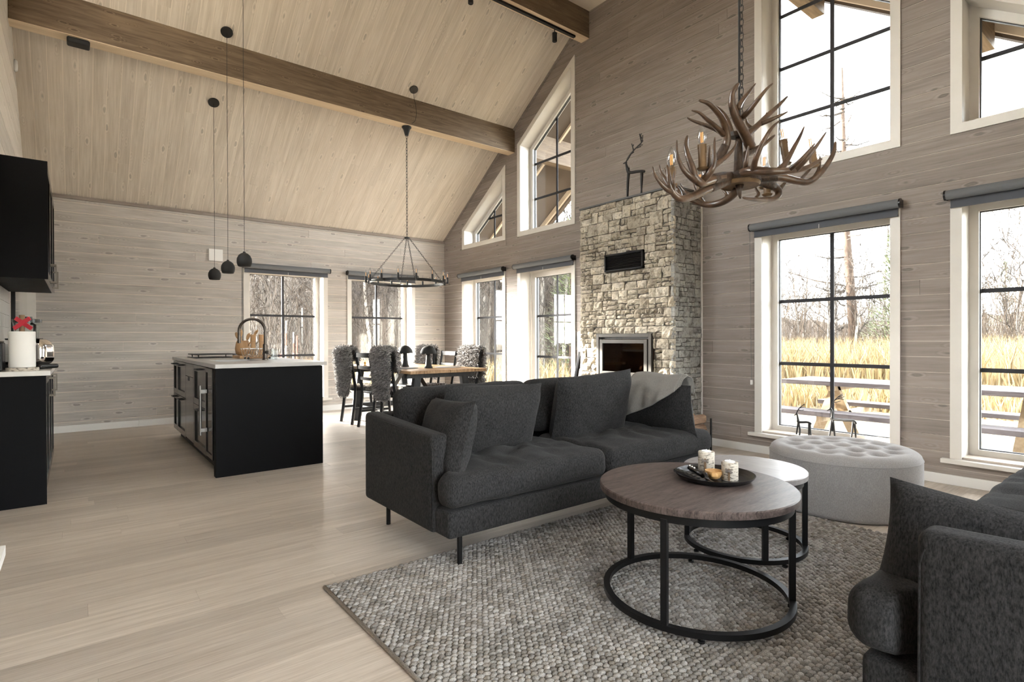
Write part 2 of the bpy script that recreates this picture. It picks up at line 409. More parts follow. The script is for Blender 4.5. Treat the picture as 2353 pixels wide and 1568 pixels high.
# stone: pale ashlar, colour changes per piece
def stone(name, cols, side=False):
    m, nt, b = new_mat(name); T = NT(nt); oi = T.n('ObjectInfo'); ge = T.n('NewGeometry')
    rnd = T.math('FRACT', T.math('ADD', oi.outputs['Random'], ge.outputs['Random Per Island']))
    c = T.ramp(rnd, [(i / (len(cols) - 1), k) for i, k in enumerate(cols)])
    v = T.coord(True); f = T.noise(v, 38.0, 5, 0.7); g = T.noise(v, 12.0, 4, 0.6)
    c = T.mix(0.75, c, T.ramp(g, [(0.30, (0.30, 0.27, 0.22)), (0.5, (1, 1, 1)), (0.75, (1.1, 1.05, 0.95))]), 'MULTIPLY')
    c = T.mix(0.7, c, T.ramp(f, [(0.34, (0.35, 0.32, 0.28)), (0.5, (1, 1, 1))]), 'MULTIPLY'); T.l(c, b.inputs['Base Color']); b.inputs['Roughness'].default_value = 0.85
    h = T.math('ADD', T.math('MULTIPLY', f, 0.4), T.math('MULTIPLY', g, 0.8)); T.bump(h, 0.9, 0.03, b)
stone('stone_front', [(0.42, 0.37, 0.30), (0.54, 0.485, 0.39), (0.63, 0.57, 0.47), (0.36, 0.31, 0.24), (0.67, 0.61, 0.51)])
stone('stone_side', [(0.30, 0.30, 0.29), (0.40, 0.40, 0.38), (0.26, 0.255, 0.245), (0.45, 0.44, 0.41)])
plain('stone_joint', (0.06, 0.052, 0.042), 0.9)
plain('slate_cap', (0.10, 0.10, 0.10), 0.7)
# rug loops: greys that change from loop to loop, with fine yarn stripes
m, nt, b = new_mat('rug_yarn'); T = NT(nt); ge = T.n('NewGeometry')
f = T.noise(T.coord(False, (1, 1, 1)), 420.0, 2, 0.6); g = T.noise(T.coord(False), 3.0, 3)
c = T.ramp(ge.outputs['Random Per Island'], [(0.0, (0.20, 0.183, 0.165)), (0.4, (0.315, 0.295, 0.275)), (0.8, (0.41, 0.39, 0.37)), (1.0, (0.24, 0.21, 0.18))])
c = T.mix(0.8, c, T.ramp(f, [(0.36, (0.45, 0.45, 0.45)), (0.6, (1.25, 1.25, 1.25))]), 'MULTIPLY')
c = T.mix(0.5, c, T.ramp(g, [(0.35, (0.7, 0.7, 0.7)), (0.65, (1.15, 1.15, 1.15))]), 'MULTIPLY')
T.l(c, b.inputs['Base Color']); b.inputs['Roughness'].default_value = 1.0; b.inputs['Specular IOR Level'].default_value = 0.1
plain('rug_base', (0.07, 0.065, 0.06), 1.0)
# wool
def wool(name, a, c2):
    m, nt, b = new_mat(name); T = NT(nt); ge = T.n('NewGeometry')
    c = T.ramp(ge.outputs['Random Per Island'], [(0.0, a), (1.0, c2)]); T.l(c, b.inputs['Base Color']); b.inputs['Roughness'].default_value = 0.9; b.inputs['Specular IOR Level'].default_value = 0.1
    b.inputs['Sheen Weight'].default_value = 0.3
wool('grey_wool', (0.10, 0.094, 0.094), (0.30, 0.285, 0.275)); wool('pale_wool', (0.40, 0.37, 0.33), (0.68, 0.63, 0.57))
plain('wool_skin', (0.14, 0.13, 0.125), 1.0)
# --- outdoors
m, nt, b = new_mat('dry_field'); T = NT(nt); v = T.coord(False)
f = T.noise(v, 2.2, 6, 0.7); g = T.noise(v, 0.22, 3, 0.6)
c = T.ramp(f, [(0.3, (0.10, 0.07, 0.035)), (0.5, (0.23, 0.175, 0.10)), (0.7, (0.36, 0.30, 0.19))])
c = T.mix(0.5, c, T.ramp(g, [(0.35, (0.16, 0.12, 0.06)), (0.65, (0.34, 0.29, 0.20))])); T.l(c, b.inputs['Base Color']); b.inputs['Roughness'].default_value = 0.95; T.bump(f, 0.8, 0.15, b)
wool('straw', (0.17, 0.115, 0.045), (0.40, 0.30, 0.155)); wool('brush_brown', (0.030, 0.022, 0.016), (0.10, 0.076, 0.055))
plain('trunk_pale', (0.22, 0.20, 0.178), 0.9, var=0.7); plain('twig_brown', (0.036, 0.028, 0.022), 0.9, var=0.3)
plain('pine_trunk', (0.055, 0.034, 0.022), 0.9, var=0.4); wool('needle_green', (0.05, 0.08, 0.02), (0.16, 0.20, 0.06))
plain('stake_red', (0.55, 0.08, 0.05), 0.6); plain('far_hill', (0.07, 0.053, 0.041), 1.0, var=0.5); plain('gravel', (0.20, 0.18, 0.16), 0.95, var=0.25)
# ================================================================ the room
G, B, LW, RW = 5.16, -8.455, -0.45, 0.575      # gable wall y, back wall x, kitchen wall y, right wall x
EAVE, PITCH, RIDGE, FLAT = 2.837, 0.696, -3.94, 5.29
def mg(u, v, d): return (u, G + d, v)
def mb(u, v, d): return (B - d, u, v)
def roof_z(x): return EAVE + PITCH * (x - B) if x < RIDGE else EAVE + PITCH * (RW - x)
def lower(u0): return [(u0, 0.165), (u0 + 1.2, 0.165), (u0 + 1.2, 2.19), (u0, 2.19)]
GWIN = {1: lower(-7.87), 3: lower(-2.72), 4: lower(-1.20),
        5: [(-7.865, 2.618), (-6.665, 2.618), (-6.665, 3.765), (-7.865, 2.960)],
        6: [(-6.370, 2.618), (-5.165, 2.618), (-5.165, 4.838), (-6.370, 3.990)],
        7: [(-2.720, 2.630), (-1.520, 2.630), (-1.520, 3.990), (-2.720, 4.838)],
        8: [(-1.200, 2.630), (0.000, 2.630), (0.000, 2.960), (-1.200, 3.765)]}
GDOOR = [(-6.37, 0.02), (-5.165, 0.02), (-5.165, 2.19), (-6.37, 2.19)]
BWIN = {9: lower(1.855), 10: lower(3.365)}
TRIM = 0.07
def span_at(poly, z):
    us = []
    for i in range(len(poly)):
        (u0, z0), (u1, z1) = poly[i - 1], poly[i]
        if abs(z1 - z0) < 1e-9: continue
        t = (z - z0) / (z1 - z0)
        if -1e-9 <= t <= 1 + 1e-9: us.append(u0 + (u1 - u0) * t)
    return (min(us), max(us)) if len(us) >= 2 else None
def free_quads(za, zb, dom, holes):
    """trapezoids of wall left free between za and zb"""
    cuts = sorted({za, zb} | {z for h in holes for _, z in h if za + 1e-4 < z < zb - 1e-4})
    o = []
    for a, b in zip(cuts, cuts[1:]):
        e = 1e-5; L0, R0 = dom(a + e); L1, R1 = dom(b - e)
        hs = []
        for h in holes:
            s0, s1 = span_at(h, a + e), span_at(h, b - e)
            if s0 and s1: hs.append((s0, s1))
        hs.sort(key=lambda s: s[0][0]); c0, c1 = L0, L1
        for s0, s1 in hs + [((R0, R0), (R1, R1))]:
            if s0[0] - c0 > 0.004 or s1[0] - c1 > 0.004: o.append([(c0, a), (max(c0, s0[0]), a), (max(c1, s1[0]), b), (c1, b)])
            c0, c1 = max(c0, s0[1]), max(c1, s1[1])
    return o
def board_wall(parent, mp, mat, z0, z1, dom, holes, joints, row=0.12, gap=0.006, th=0.005, name='wall_board'):
    z = z0; r = 0
    while z < z1 - 0.01:
        zt = min(z + row, z1); quads = free_quads(z + gap / 2, zt - gap / 2, dom, holes)
        js = [-99] + sorted(joints(r)) + [99]
        for j0, j1 in zip(js, js[1:]):
            ps = []
            for q in quads:
                p = clip_poly(clip_poly(q, 1, 0, j1 - 0.001), -1, 0, -(j0 + 0.001))
                if len(p) >= 3 and max(a[0] for a in p) - min(a[0] for a in p) > 0.004: ps.append(p)
            groups = []
            for p in ps:
                zl = min(a[1] for a in p); lo = [a[0] for a in p if a[1] < zl + 1e-3]; hit = []
                for g in groups:
                    for q in g:
                        zh = max(a[1] for a in q)
                        if abs(zh - zl) < 1e-3:
                            up = [a[0] for a in q if a[1] > zh - 1e-3]
                            if min(max(lo), max(up)) - max(min(lo), min(up)) > 0.004: hit.append(g); break
                if hit:
                    hit[0].append(p)
                    for g in hit[1:]: hit[0].extend(g); groups.remove(g)
                else: groups.append([p])
            for g in groups:
                mbd = MB()
                for p in g: mbd.prism(p, mp, 0.0, th)
                mbd.build(name, mat, parent)
        z = zt; r += 1
# ---- gable wall
gable_dom = lambda z: (max(B, B + (z - EAVE) / PITCH) if z > EAVE else B, RW - (z - EAVE) / PITCH if z > EAVE else RW)
gable_holes = [inset(p, TRIM * 0.5) for p in GWIN.values()] + [inset(GDOOR, [0.0, TRIM * .5, TRIM * .5, TRIM * .5])]
gable_open = [inset(p, TRIM - .02) for p in GWIN.values()] + [inset(GDOOR, [0.0, TRIM - .02, TRIM - .02, TRIM - .02])]
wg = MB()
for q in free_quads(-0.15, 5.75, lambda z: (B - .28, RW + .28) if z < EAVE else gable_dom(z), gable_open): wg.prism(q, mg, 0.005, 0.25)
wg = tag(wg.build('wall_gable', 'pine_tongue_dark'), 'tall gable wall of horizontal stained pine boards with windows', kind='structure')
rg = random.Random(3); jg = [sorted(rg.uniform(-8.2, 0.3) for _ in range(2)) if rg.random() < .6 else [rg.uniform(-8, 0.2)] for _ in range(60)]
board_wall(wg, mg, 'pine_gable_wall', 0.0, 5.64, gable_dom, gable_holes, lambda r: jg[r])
# ---- back wall
back_holes = [inset(p, TRIM * 0.5) for p in BWIN.values()]; back_open = [inset(p, TRIM - .02) for p in BWIN.values()]
wb = MB()
for q in free_quads(-0.15, EAVE + .02, lambda z: (LW - .25, G), back_open): wb.prism(q, mb, 0.005, 0.25)
wb = tag(wb.build('wall_back', 'pine_tongue'), 'low back wall of horizontal grey-stained pine boards with two windows', kind='structure')
jb = [sorted(rg.uniform(-0.2, 4.9) for _ in range(2)) if rg.random() < .5 else [rg.uniform(0, 4.8)] for _ in range(40)]
board_wall(wb, mb, 'pine_back_wall', 0.0, 2.80, lambda z: (LW, G), back_holes, lambda r: jb[r])
tag(MB().box((B, LW, 2.795), (B + 0.018, G, 2.835)).build('trim_1', 'pine_gable_wall'), 'thin stained strip where back wall meets ceiling', kind='structure')
# ---- kitchen wall and right wall (right wall stays out of frame)
FILL_LWIN = [[(-5.45, 2.65), (-4.30, 2.65), (-4.30, 4.70), (-5.45, 4.70)], [(-4.15, 2.65), (-3.00, 2.65), (-3.00, 4.70), (-4.15, 4.70)]]  # added upper windows, out of view: sun bounces up to ceiling and gable
ml = lambda u, v, d: (u, LW - d, v)
wl = MB()
for q in free_quads(-0.15, 5.75, lambda z: (B - .28, RW + .28) if z < EAVE else gable_dom(z), [inset(p, TRIM - .02) for p in FILL_LWIN]): wl.prism(q, ml, 0.005, 0.25)
wl = tag(wl.build('wall_left', 'pine_tongue'), 'pale board wall behind the kitchen counter', kind='structure')
board_wall(wl, ml, 'pine_side_wall', 0.0, 5.64, gable_dom, [inset(p, TRIM * .5) for p in FILL_LWIN], lambda r: [], row=0.24)
FILL_RWIN = [[(u, .12), (u + 1.3, .12), (u + 1.3, 2.2), (u, 2.2)] for u in (0.25, 1.6)]  # added windows, out of view, that let fill daylight into the room
mr = lambda u, v, d: (RW + d, u, v)
wr = MB()
for q in free_quads(-0.15, EAVE + .02, lambda z: (LW - .25, G), [inset(p, TRIM - .02) for p in FILL_RWIN]): wr.prism(q, mr, 0.0, 0.25)
tag(wr.build('wall_right', 'pine_side_wall'), 'unseen right wall beside the camera with windows added for fill light', kind='structure')
# ---- ceiling: left slope is boarded, flat top, right slope
ca = math.atan(PITCH); cs, sn = math.cos(ca), math.sin(ca)
XF = B + (FLAT - EAVE) / PITCH; LEN = (FLAT - EAVE) / sn
def mc(s, y, d): return (B + s * cs - d * sn, y, EAVE + s * sn + d * cs)
ceil = MB(); ceil.prism([(-0.25, LW - .2), (LEN, LW - .2), (LEN, G + .01), (-0.25, G + .01)], mc, 0.0016, 0.03)
ceil.box((XF - .02, LW - .2, FLAT), (2 * RIDGE - XF + .02, G + .01, FLAT + .03))
def mc2(s, y, d): return (RW - s * cs + d * sn, y, EAVE + s * sn + d * cs)
ceil.prism([(-0.25, LW - .2), (LEN, LW - .2), (LEN, G + .01), (-0.25, G + .01)], mc2, 0.0, 0.03)
ceil = tag(ceil.build('ceiling', 'pine_tongue'), 'sloping ceiling lined with pale pine boards', kind='structure')
y = LW; rc = random.Random(11); k = 0
while y < G - 0.01:
    y1 = min(y + 0.1195, G); js = [0.0]
    if rc.random() < .8: js.append(rc.uniform(.4, LEN - .4))
    if rc.random() < .45: js.append(rc.uniform(.4, LEN - .4))
    if len(js) == 3 and abs(js[1] - js[2]) < .5: js.pop()
    js = sorted(js) + [LEN]
    for a, b in zip(js, js[1:]):
        if b - a < 0.1: continue
        MB().prism([(a + .0008, y + .0028), (b - .0008, y + .0028), (b - .0008, y1 - .0028), (a + .0008, y1 - .0028)], mc, 0.0, 0.0016).build('ceiling_board', 'pine_ceiling', ceil)
    y = y1; k += 1
# corner strip along the gable
MB().prism([(0, G - .03), (LEN, G - .03), (LEN, G), (0, G)], mc, -0.018, 0.0).build('trim_2', 'pine_gable_wall', ceil)
# ---- outer roof with overhang beyond the gable
for sgn, nm in ((1, 'roof_1'), (-1, 'roof_2')):
    mm = mc if sgn > 0 else mc2
    rf = MB().prism([(-0.9, LW - .9), ((abs(RIDGE - B)) / cs + .02, LW - .9), ((abs(RIDGE - B)) / cs + .02, G + 1.9), (-0.9, G + 1.9)], mm, 0.035, 0.30)
    rf = tag(rf.build(nm, 'dark_soffit'), 'dark roof overhang seen through the gable windows', kind='structure')
    MB().prism([(-0.9, G + 1.84), (5.5, G + 1.84), (5.5, G + 1.92), (-0.9, G + 1.92)], mm, -0.08, 0.30).build('barge_board', 'dark_soffit', rf)
    MB().prism([(-0.9, G + 1.80), (5.5, G + 1.80), (5.5, G + 1.84), (-0.9, G + 1.84)], mm, -0.05, 0.035).build('barge_batten', 'cream_rafter', rf)
    MB().prism([(-0.9, G + .90), (5.5, G + .90), (5.5, G + .94), (-0.9, G + .94)], mm, 0.0, 0.035).build('soffit_batten', 'cream_rafter', rf)
# ---- purlin beams
def beam(x0, x1, z0, z1, label, y0=LW):
    t = thing('roof_beam', label, 'beam', ((x0 + x1) / 2, y0, z0))
    MB().box((x0, y0, z0 + .004), (x1, G + 1.82, z1)).build('beam_timber', 'beam_brown', t, world=True, bevel=0.004)
    MB().box((x0 + .002, y0, z0), (x1 - .002, G, z0 + .006)).build('beam_underside', 'beam_pale', t, world=True, label='pale strip on the underside of the beam')  # thin strip in a paler wood tone than the beam sides
    return t
beam(-6.60, -6.44, 3.890, 4.30, 'brown timber beam crossing the ceiling above the kitchen island')
beam(-5.055, -4.913, 4.943, 5.33, 'brown timber beam high up that carries the black track light')
beam(2 * RIDGE + 4.913, 2 * RIDGE + 5.055, 4.943, 5.33, 'brown timber beam end jutting out above the tall middle gable window')
beam(2 * RIDGE + 6.44, 2 * RIDGE + 6.60, 3.890, 4.30, 'brown timber beam end jutting out above the right-hand gable window')
# ---- floor: long oak strips
fl = tag(MB().box((B - .1, LW - .1, -0.14), (RW + .1, G + .1, -0.012)).build('floor', 'floor_gap'), 'pale oak parquet floor with strips running towards the fireplace', kind='structure')
rf_ = random.Random(5); x = B; W = 0.132
while x < RW:
    x1 = min(x + W, RW); yy = LW - rf_.uniform(0, 1.2)
    while yy < G:
        ln = rf_.uniform(1.15, 1.9); a, b = max(yy, LW), min(yy + ln, G)
        if b - a > 0.02: MB().box((x + .0004, a + .0004, -0.012), (x1 - .0004, b - .0004, 0.0)).build('floor_strip', 'oak_floor', fl)
        yy += ln
    x = x1
# ---- baseboards
bb = tag(MB().box((-3.29, G - .014, 0), (RW, G, .075)).build('baseboard_gable', 'base_white', bevel=.003), 'white baseboard under the gable windows', kind='structure')
MB().box((-5.13, G - .014, 0), (-4.62, G, .075)).build('baseboard_piece', 'base_white', bb); MB().box((B, G - .014, 0), (-6.38, G, .075)).build('baseboard_piece', 'base_white', bb)
bb = tag(MB().box((B, LW, 0), (B + .014, .62, .083)).build('baseboard_back', 'base_white', bevel=.003), 'white baseboard under the grey back wall', kind='structure')
MB().box((B, .622, 0), (B + .014, G, .083)).build('baseboard_piece', 'base_white', bb)

# ================================================================ windows
def window(name, label, poly, mp, sill=True, door=False, rows=3, row_z=None, wall_in=-1):
    w = thing(name, label, None, kind='structure')
    n = len(poly); op = inset(poly, [0.0 if (i == 0 and (sill or door)) else TRIM for i in range(n)])
    if sill or door:
        base = poly[0][1] + (0.035 if sill else 0.0)
        op = [(u, max(v, base)) for u, v in op]
    for i in range(n):                                  # casing boards
        if i == 0 and (sill or door): continue
        a, b = poly[i], poly[(i + 1) % n]; c, d = op[(i + 1) % n], op[i]
        MB().prism([a, b, c, d], mp, -0.014, 0.002).build('casing', 'white_paint', w)
    dp = 0.185
    for i in range(n):                                  # reveal
        if door and i == 0: continue
        a, b = op[i], op[(i + 1) % n]; o = inset(op, -0.018); c, d = o[(i + 1) % n], o[i]
        MB().prism([a, b, c, d], mp, -0.004, 0.27).build('reveal', 'white_paint', w)
    fw_ = 0.105 if door else 0.058
    fr = inset(op, fw_)
    for i in range(n):                                  # sash frame
        a, b = op[i], op[(i + 1) % n]; c, d = fr[(i + 1) % n], fr[i]
        MB().prism([a, b, c, d], mp, dp, dp + 0.075).build('sash_rail', 'white_paint', w)
    if door:
        l2 = inset(op, 0.035)
        for i in range(n): MB().prism([op[i], op[(i+1) % n], l2[(i+1) % n], l2[i]], mp, dp - 0.02, dp).build('door_frame', 'white_paint', w)
    g2 = inset(fr, 0.006)
    for i in range(n): MB().prism([fr[i], fr[(i+1) % n], g2[(i+1) % n], g2[i]], mp, dp + .028, dp + .06).build('gasket', 'gasket', w)
    u0, u1 = min(p[0] for p in fr), max(p[0] for p in fr); v0, v1 = min(p[1] for p in fr), max(p[1] for p in fr)
    um = (u0 + u1) / 2; zs = row_z if row_z else [v0 + (v1 - v0) * k / rows for k in range(1, rows)]
    zs = [z for z in zs if v0 + .05 < z < v1 - .05]
    vr = [p[1] for p in (clip_poly(clip_poly(fr, 1, 0, um + .016), -1, 0, -(um - .016)))]
    gd = dp + 0.05
    MB().prism([(um - .016, min(vr)), (um + .016, min(vr)), (um + .016, max(vr)), (um - .016, max(vr))], mp, gd - .003, gd + .008).build('muntin', 'muntin_dark', w)
    for z in zs:
        s = span_at(fr, z)
        MB().prism([(s[0], z - .016), (s[1], z - .016), (s[1], z + .016), (s[0], z + .016)], mp, gd - .0025, gd + .0075).build('muntin', 'muntin_dark', w)
    ed = [v0 - 1] + zs + [v1 + 1]
    for a, b in zip(ed, ed[1:]):
        for sx in (0, 1):
            p = clip_poly(clip_poly(fr, 0, 1, b), 0, -1, -a); p = clip_poly(p, 1, 0, um) if sx == 0 else clip_poly(p, -1, 0, -um)
            if len(p) >= 3: MB().prism(p, mp, gd + .002, gd + .006).build('pane', 'window_glass', w)
    if sill:
        z = poly[0][1]; a, b = poly[0][0] - .05, poly[1][0] + .05
        MB().prism([(a, z), (b, z), (b, z + .033), (a, z + .033)], mp, -0.055, 0.0).build('sill_board', 'white_paint', w, bevel=.004)
        MB().prism([(op[0][0], z), (op[1][0], z), (op[1][0], z + .033), (op[0][0], z + .033)], mp, 0.0, dp + .01).build('sill_board', 'white_paint', w)
    if door:
        h = op[0][0] + .05
        MB().prism([(op[0][0], .02), (op[1][0], .02), (op[1][0], .05), (op[0][0], .05)], mp, 0.0, .27).build('threshold', 'white_paint', w)
        MB().prism([(op[1][0] - .055, 1.0), (op[1][0] - .035, 1.0), (op[1][0] - .035, 1.15), (op[1][0] - .055, 1.15)], mp, dp - .05, dp - .03).build('door_handle', 'steel', w)
    return w
UZ = [3.22, 3.72, 4.23, 4.6]
window('window_1', 'tall white-framed gable window right of the room corner', GWIN[1], mg)
window('door_1', 'glazed white terrace door left of the stone fireplace', GDOOR, mg, sill=False, door=True, row_z=[.84, 1.44])
window('window_2', 'tall white-framed window behind the grey ottoman', GWIN[3], mg)
window('window_3', 'tall white-framed window at the right edge of the picture', GWIN[4], mg)
window('window_4', 'small triangular gable window with sloping top', GWIN[5], mg, sill=False, row_z=[3.1])
window('window_5', 'tall gable window with sloping top above the terrace door', GWIN[6], mg, sill=False, row_z=[3.19, 3.71])
window('window_6', 'tall upper gable window behind the antler chandelier', GWIN[7], mg, sill=False, row_z=UZ)
window('window_7', 'upper gable window with sloping top at the right edge', GWIN[8], mg, sill=False, row_z=[3.22])
window('window_8', 'white-framed window in the back wall beside the kitchen island', BWIN[9], mb)
window('window_9', 'white-framed window in the back wall behind the dining table', BWIN[10], mb)
for i, p in enumerate(FILL_RWIN): window('window_%d' % (10 + i), 'added white-framed window in the unseen right wall, for fill daylight', p, mr, sill=False)
for i, p in enumerate(FILL_LWIN): window('window_%d' % (12 + i), 'added tall upper window in the left gable out of view, for bounced sunlight', p, ml, sill=False)
# ---- roller blinds
def blind(name, label, u0, u1, z, mp):
    a = mp(u0, z, -.06); t = thing('roller_blind', label, 'blind', mp((u0 + u1) / 2, z, -.06))
    MB().tube([mp(u0 + .012, z, -.058), mp(u1 - .012, z, -.058)], .036, 16).build('blind_roll', 'blind_grey', t, True, world=True, auto=40)
    for u in (u0, u1 - .012):
        MB().tube([mp(u, z, -.058), mp(u + .012, z, -.058)], .038, 16).build('end_cap', 'black_plastic', t, True, world=True, auto=40)
        MB().prism([(u + .002, z - .03), (u + .010, z - .03), (u + .010, z + .03), (u + .002, z + .03)], mp, -.058, 0).build('bracket', 'black_plastic', t, world=True)
    MB().prism([(u0 + .03, z - .085), (u1 - .03, z - .085), (u1 - .03, z - .01), (u0 + .03, z - .01)], mp, -.030, -.027).build('blind_cloth', 'blind_fabric', t, world=True)
    MB().prism([(u0 + .03, z - .095), (u1 - .03, z - .095), (u1 - .03, z - .083), (u0 + .03, z - .083)], mp, -.034, -.022).build('bottom_bar', 'blind_fabric', t, world=True)
    um = (u0 + u1) / 2; MB().tube([mp(um, z - .06, -.034), mp(um, z - .1, -.036)], .002, 5).build('pull_tab', 'sensor_white', t, world=True)
    return t
for u, lb in ((-7.90, 'grey roller blind rolled up over the narrow window in the corner'), (-6.40, 'grey roller blind rolled up over the terrace door'),
              (-2.745, 'dark grey roller blind rolled up over the window behind the ottoman'), (-1.225, 'dark grey roller blind rolled up over the window at the right edge')):
    blind('b', lb, u, u + 1.245, 2.170, mg)
blind('b', 'light grey roller blind over the window by the kitchen island', 1.835, 3.08, 2.150, mb)
blind('b', 'light grey roller blind over the window behind the ring chandelier', 3.345, 4.59, 2.150, mb)
ch = MB().tube([mg(-2.748, 2.16, -.05), mg(-2.748, .70, -.02)], .0018, 5)
t = thing('blind_chain', 'thin pull cord hanging left of the window behind the ottoman', 'cord', mg(-2.748, .66, -.02))
ch.build('cord', 'blind_grey', t, world=True); MB().box(mg(-2.755, .655, -.028), mg(-2.741, .70, 0)).build('wall_clip', 'sensor_white', t, world=True)
ch = MB().tube([mb(1.83, 2.14, -.05), mb(1.83, .70, -.02)], .004, 5)
t = thing('blind_chain', 'thin dark cord hanging left of the back window by the island', 'cord', mb(1.83, .66, -.02))
ch.build('cord', 'blind_grey', t, world=True); MB().box(mb(1.823, .655, -.028), mb(1.837, .70, 0)).build('wall_clip', 'sensor_white', t, world=True)
# ================================================================ stone fireplace
FX0, FX1, FY, FTOP = -4.612, -3.300, 4.670, 2.62
IX0, IX1, IZ0, IZ1 = -4.318, -3.556, 0.48, 1.157            # insert
VX0, VX1, VZ0, VZ1 = -4.203, -3.671, 1.848, 2.040           # vent
fp = thing('stone_fireplace', 'floor-standing chimney breast clad in rough pale stone with black insert', 'fireplace', ((FX0 + FX1) / 2, (FY + G) / 2, 0))
core = MB()
for (a, b, z0, z1) in ((FX0 + .02, FX1 - .02, 0, IZ0), (FX0 + .02, FX1 - .02, IZ1, VZ0), (FX0 + .02, FX1 - .02, VZ1, FTOP),
                       (FX0 + .02, IX0, IZ0, IZ1), (IX1, FX1 - .02, IZ0, IZ1), (FX0 + .02, VX0, VZ0, VZ1), (VX1, FX1 - .02, VZ0, VZ1)):
    core.box((a, FY + .022, z0), (b, G - .002, z1))
core.build('chimney_core', 'stone_joint', fp, world=True)
MB().box((FX0 - .004, FY + .0, FTOP), (FX1 + .004, G - .002, FTOP + .018)).build('cap_slab', 'slate_cap', fp, world=True)
MB().box((FX1 - .005, G - .012, 0), (FX1 + .012, G - .002, FTOP)).build('edge_bead', 'base_white', fp, world=True)
rs = random.Random(21)
def stone_rows(w, h):
    """rough coursed ashlar: split the face into bands, then blocks, then some blocks into two or three ledges"""
    out = []; z = 0
    while z < h - 0.01:
        bh = rs.uniform(.075, .14)
        if h - z - bh < .05: bh = h - z
        x = 0
        while x < w - 0.005:
            bw = rs.uniform(.07, .19)
            if w - x - bw < .05: bw = w - x
            if bh > .085 and rs.random() < .62:
                k = rs.uniform(.35, .65); hs = [bh * k, bh * (1 - k)]
                zz = z
                for hh in hs:
                    if rs.random() < .55 and bw > .1: m_ = bw * rs.uniform(.35, .65); out += [(x, zz, m_, hh), (x + m_, zz, bw - m_, hh)]
                    else: out.append((x, zz, bw, hh))
                    zz += hh
            else: out.append((x, z, bw, bh))
            x += bw
        z += bh
    return out
def stone_mesh(x, z, w, h, mp, rough):
    """one split-faced block, 5 x 4 front vertices pushed in and out"""
    g = .0035; nx = 4 if w > .1 else 3; nz = 3; base = rs.uniform(-.010, .010); tx, tz = rs.uniform(-.010, .010), rs.uniform(-.008, .008)
    vs = []; fs = []
    for j in range(nz + 1):
        for i in range(nx + 1):
            fu, fv = i / nx, j / nz; ed = (i in (0, nx)) or (j in (0, nz))
            jit = .0 if ed else rs.uniform(-.010, .004)
            du = rs.uniform(-.003, .003) if ed else rs.uniform(-.008, .008)
            dv = rs.uniform(-.003, .003) if ed else rs.uniform(-.006, .006)
            d = base + tx * (fu - .5) + tz * (fv - .5) + (jit if not ed else rs.uniform(.006, .018)) * rough
            vs.append(mp(x + g + (w - 2 * g) * fu + du, z + g + (h - 2 * g) * fv + dv, d))
    n0 = len(vs); k = nx + 1
    for j in range(nz):
        for i in range(nx): a = j * k + i; fs.append((a, a + 1, a + 1 + k, a + k))
    ring = [i for i in range(k)] + [j * k + nx for j in range(1, nz + 1)] + [nz * k + i for i in range(nx - 1, -1, -1)] + [j * k for j in range(nz - 1, 0, -1)]
    bk = []
    for idx in ring:
        j, i = divmod(idx, k); bk.append(len(vs)); vs.append(mp(x + g + (w - 2 * g) * i / nx, z + g + (h - 2 * g) * j / nz, .035))
    for q in range(len(ring)): r2 = (q + 1) % len(ring); fs.append((ring[q], bk[q], bk[r2], ring[r2]))
    return vs, fs
mf = lambda u, v, d: (FX0 + u, FY + d, v)
msd = lambda u, v, d: (FX1 - d, FY + u, v)
pieces = []
for (x, z, w_, h_) in stone_rows(FX1 - FX0, FTOP):
    ax, bx = FX0 + x, FX0 + x + w_
    def cut(hx0, hx1, hz0, hz1, lst):
        o = []
        for (x, z, w_, h_) in lst:
            a, b, c, d = FX0 + x, FX0 + x + w_, z, z + h_
            if b <= hx0 or a >= hx1 or d <= hz0 or c >= hz1: o.append((x, z, w_, h_)); continue
            for (p, q, r_, s_) in ((a, min(b, hx0), c, d), (max(a, hx1), b, c, d), (max(a, hx0), min(b, hx1), c, min(d, hz0)), (max(a, hx0), min(b, hx1), max(c, hz1), d)):
                if q - p > .02 and s_ - r_ > .015: o.append((p - FX0, r_, q - p, s_ - r_))
        return o
    for q in cut(VX0, VX1, VZ0, VZ1, cut(IX0, IX1, IZ0, IZ1, [(x, z, w_, h_)])): pieces.append((q, mf, 'stone_front', 1.0))
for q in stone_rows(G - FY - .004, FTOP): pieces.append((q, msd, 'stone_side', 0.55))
vis = sorted(range(len(pieces)), key=lambda i: -(pieces[i][0][2] * pieces[i][0][3] * (1.0 if pieces[i][0][1] > .55 else .2) * (1 if pieces[i][2] == 'stone_front' else .45)))
rest = {'stone_front': MB(), 'stone_side': MB()}
for rank, i in enumerate(vis):
    (x, z, w_, h_), mp, mt, rg_ = pieces[i]; vs, fs = stone_mesh(x, z, w_, h_, mp, rg_)
    if rank < 300: MB().add(vs, fs).build('stone', mt, fp, world=True)
    else: rest[mt].add(vs, fs)
for mt, r_ in rest.items(): r_.build('small_stones', mt, fp, world=True, kind='stuff')
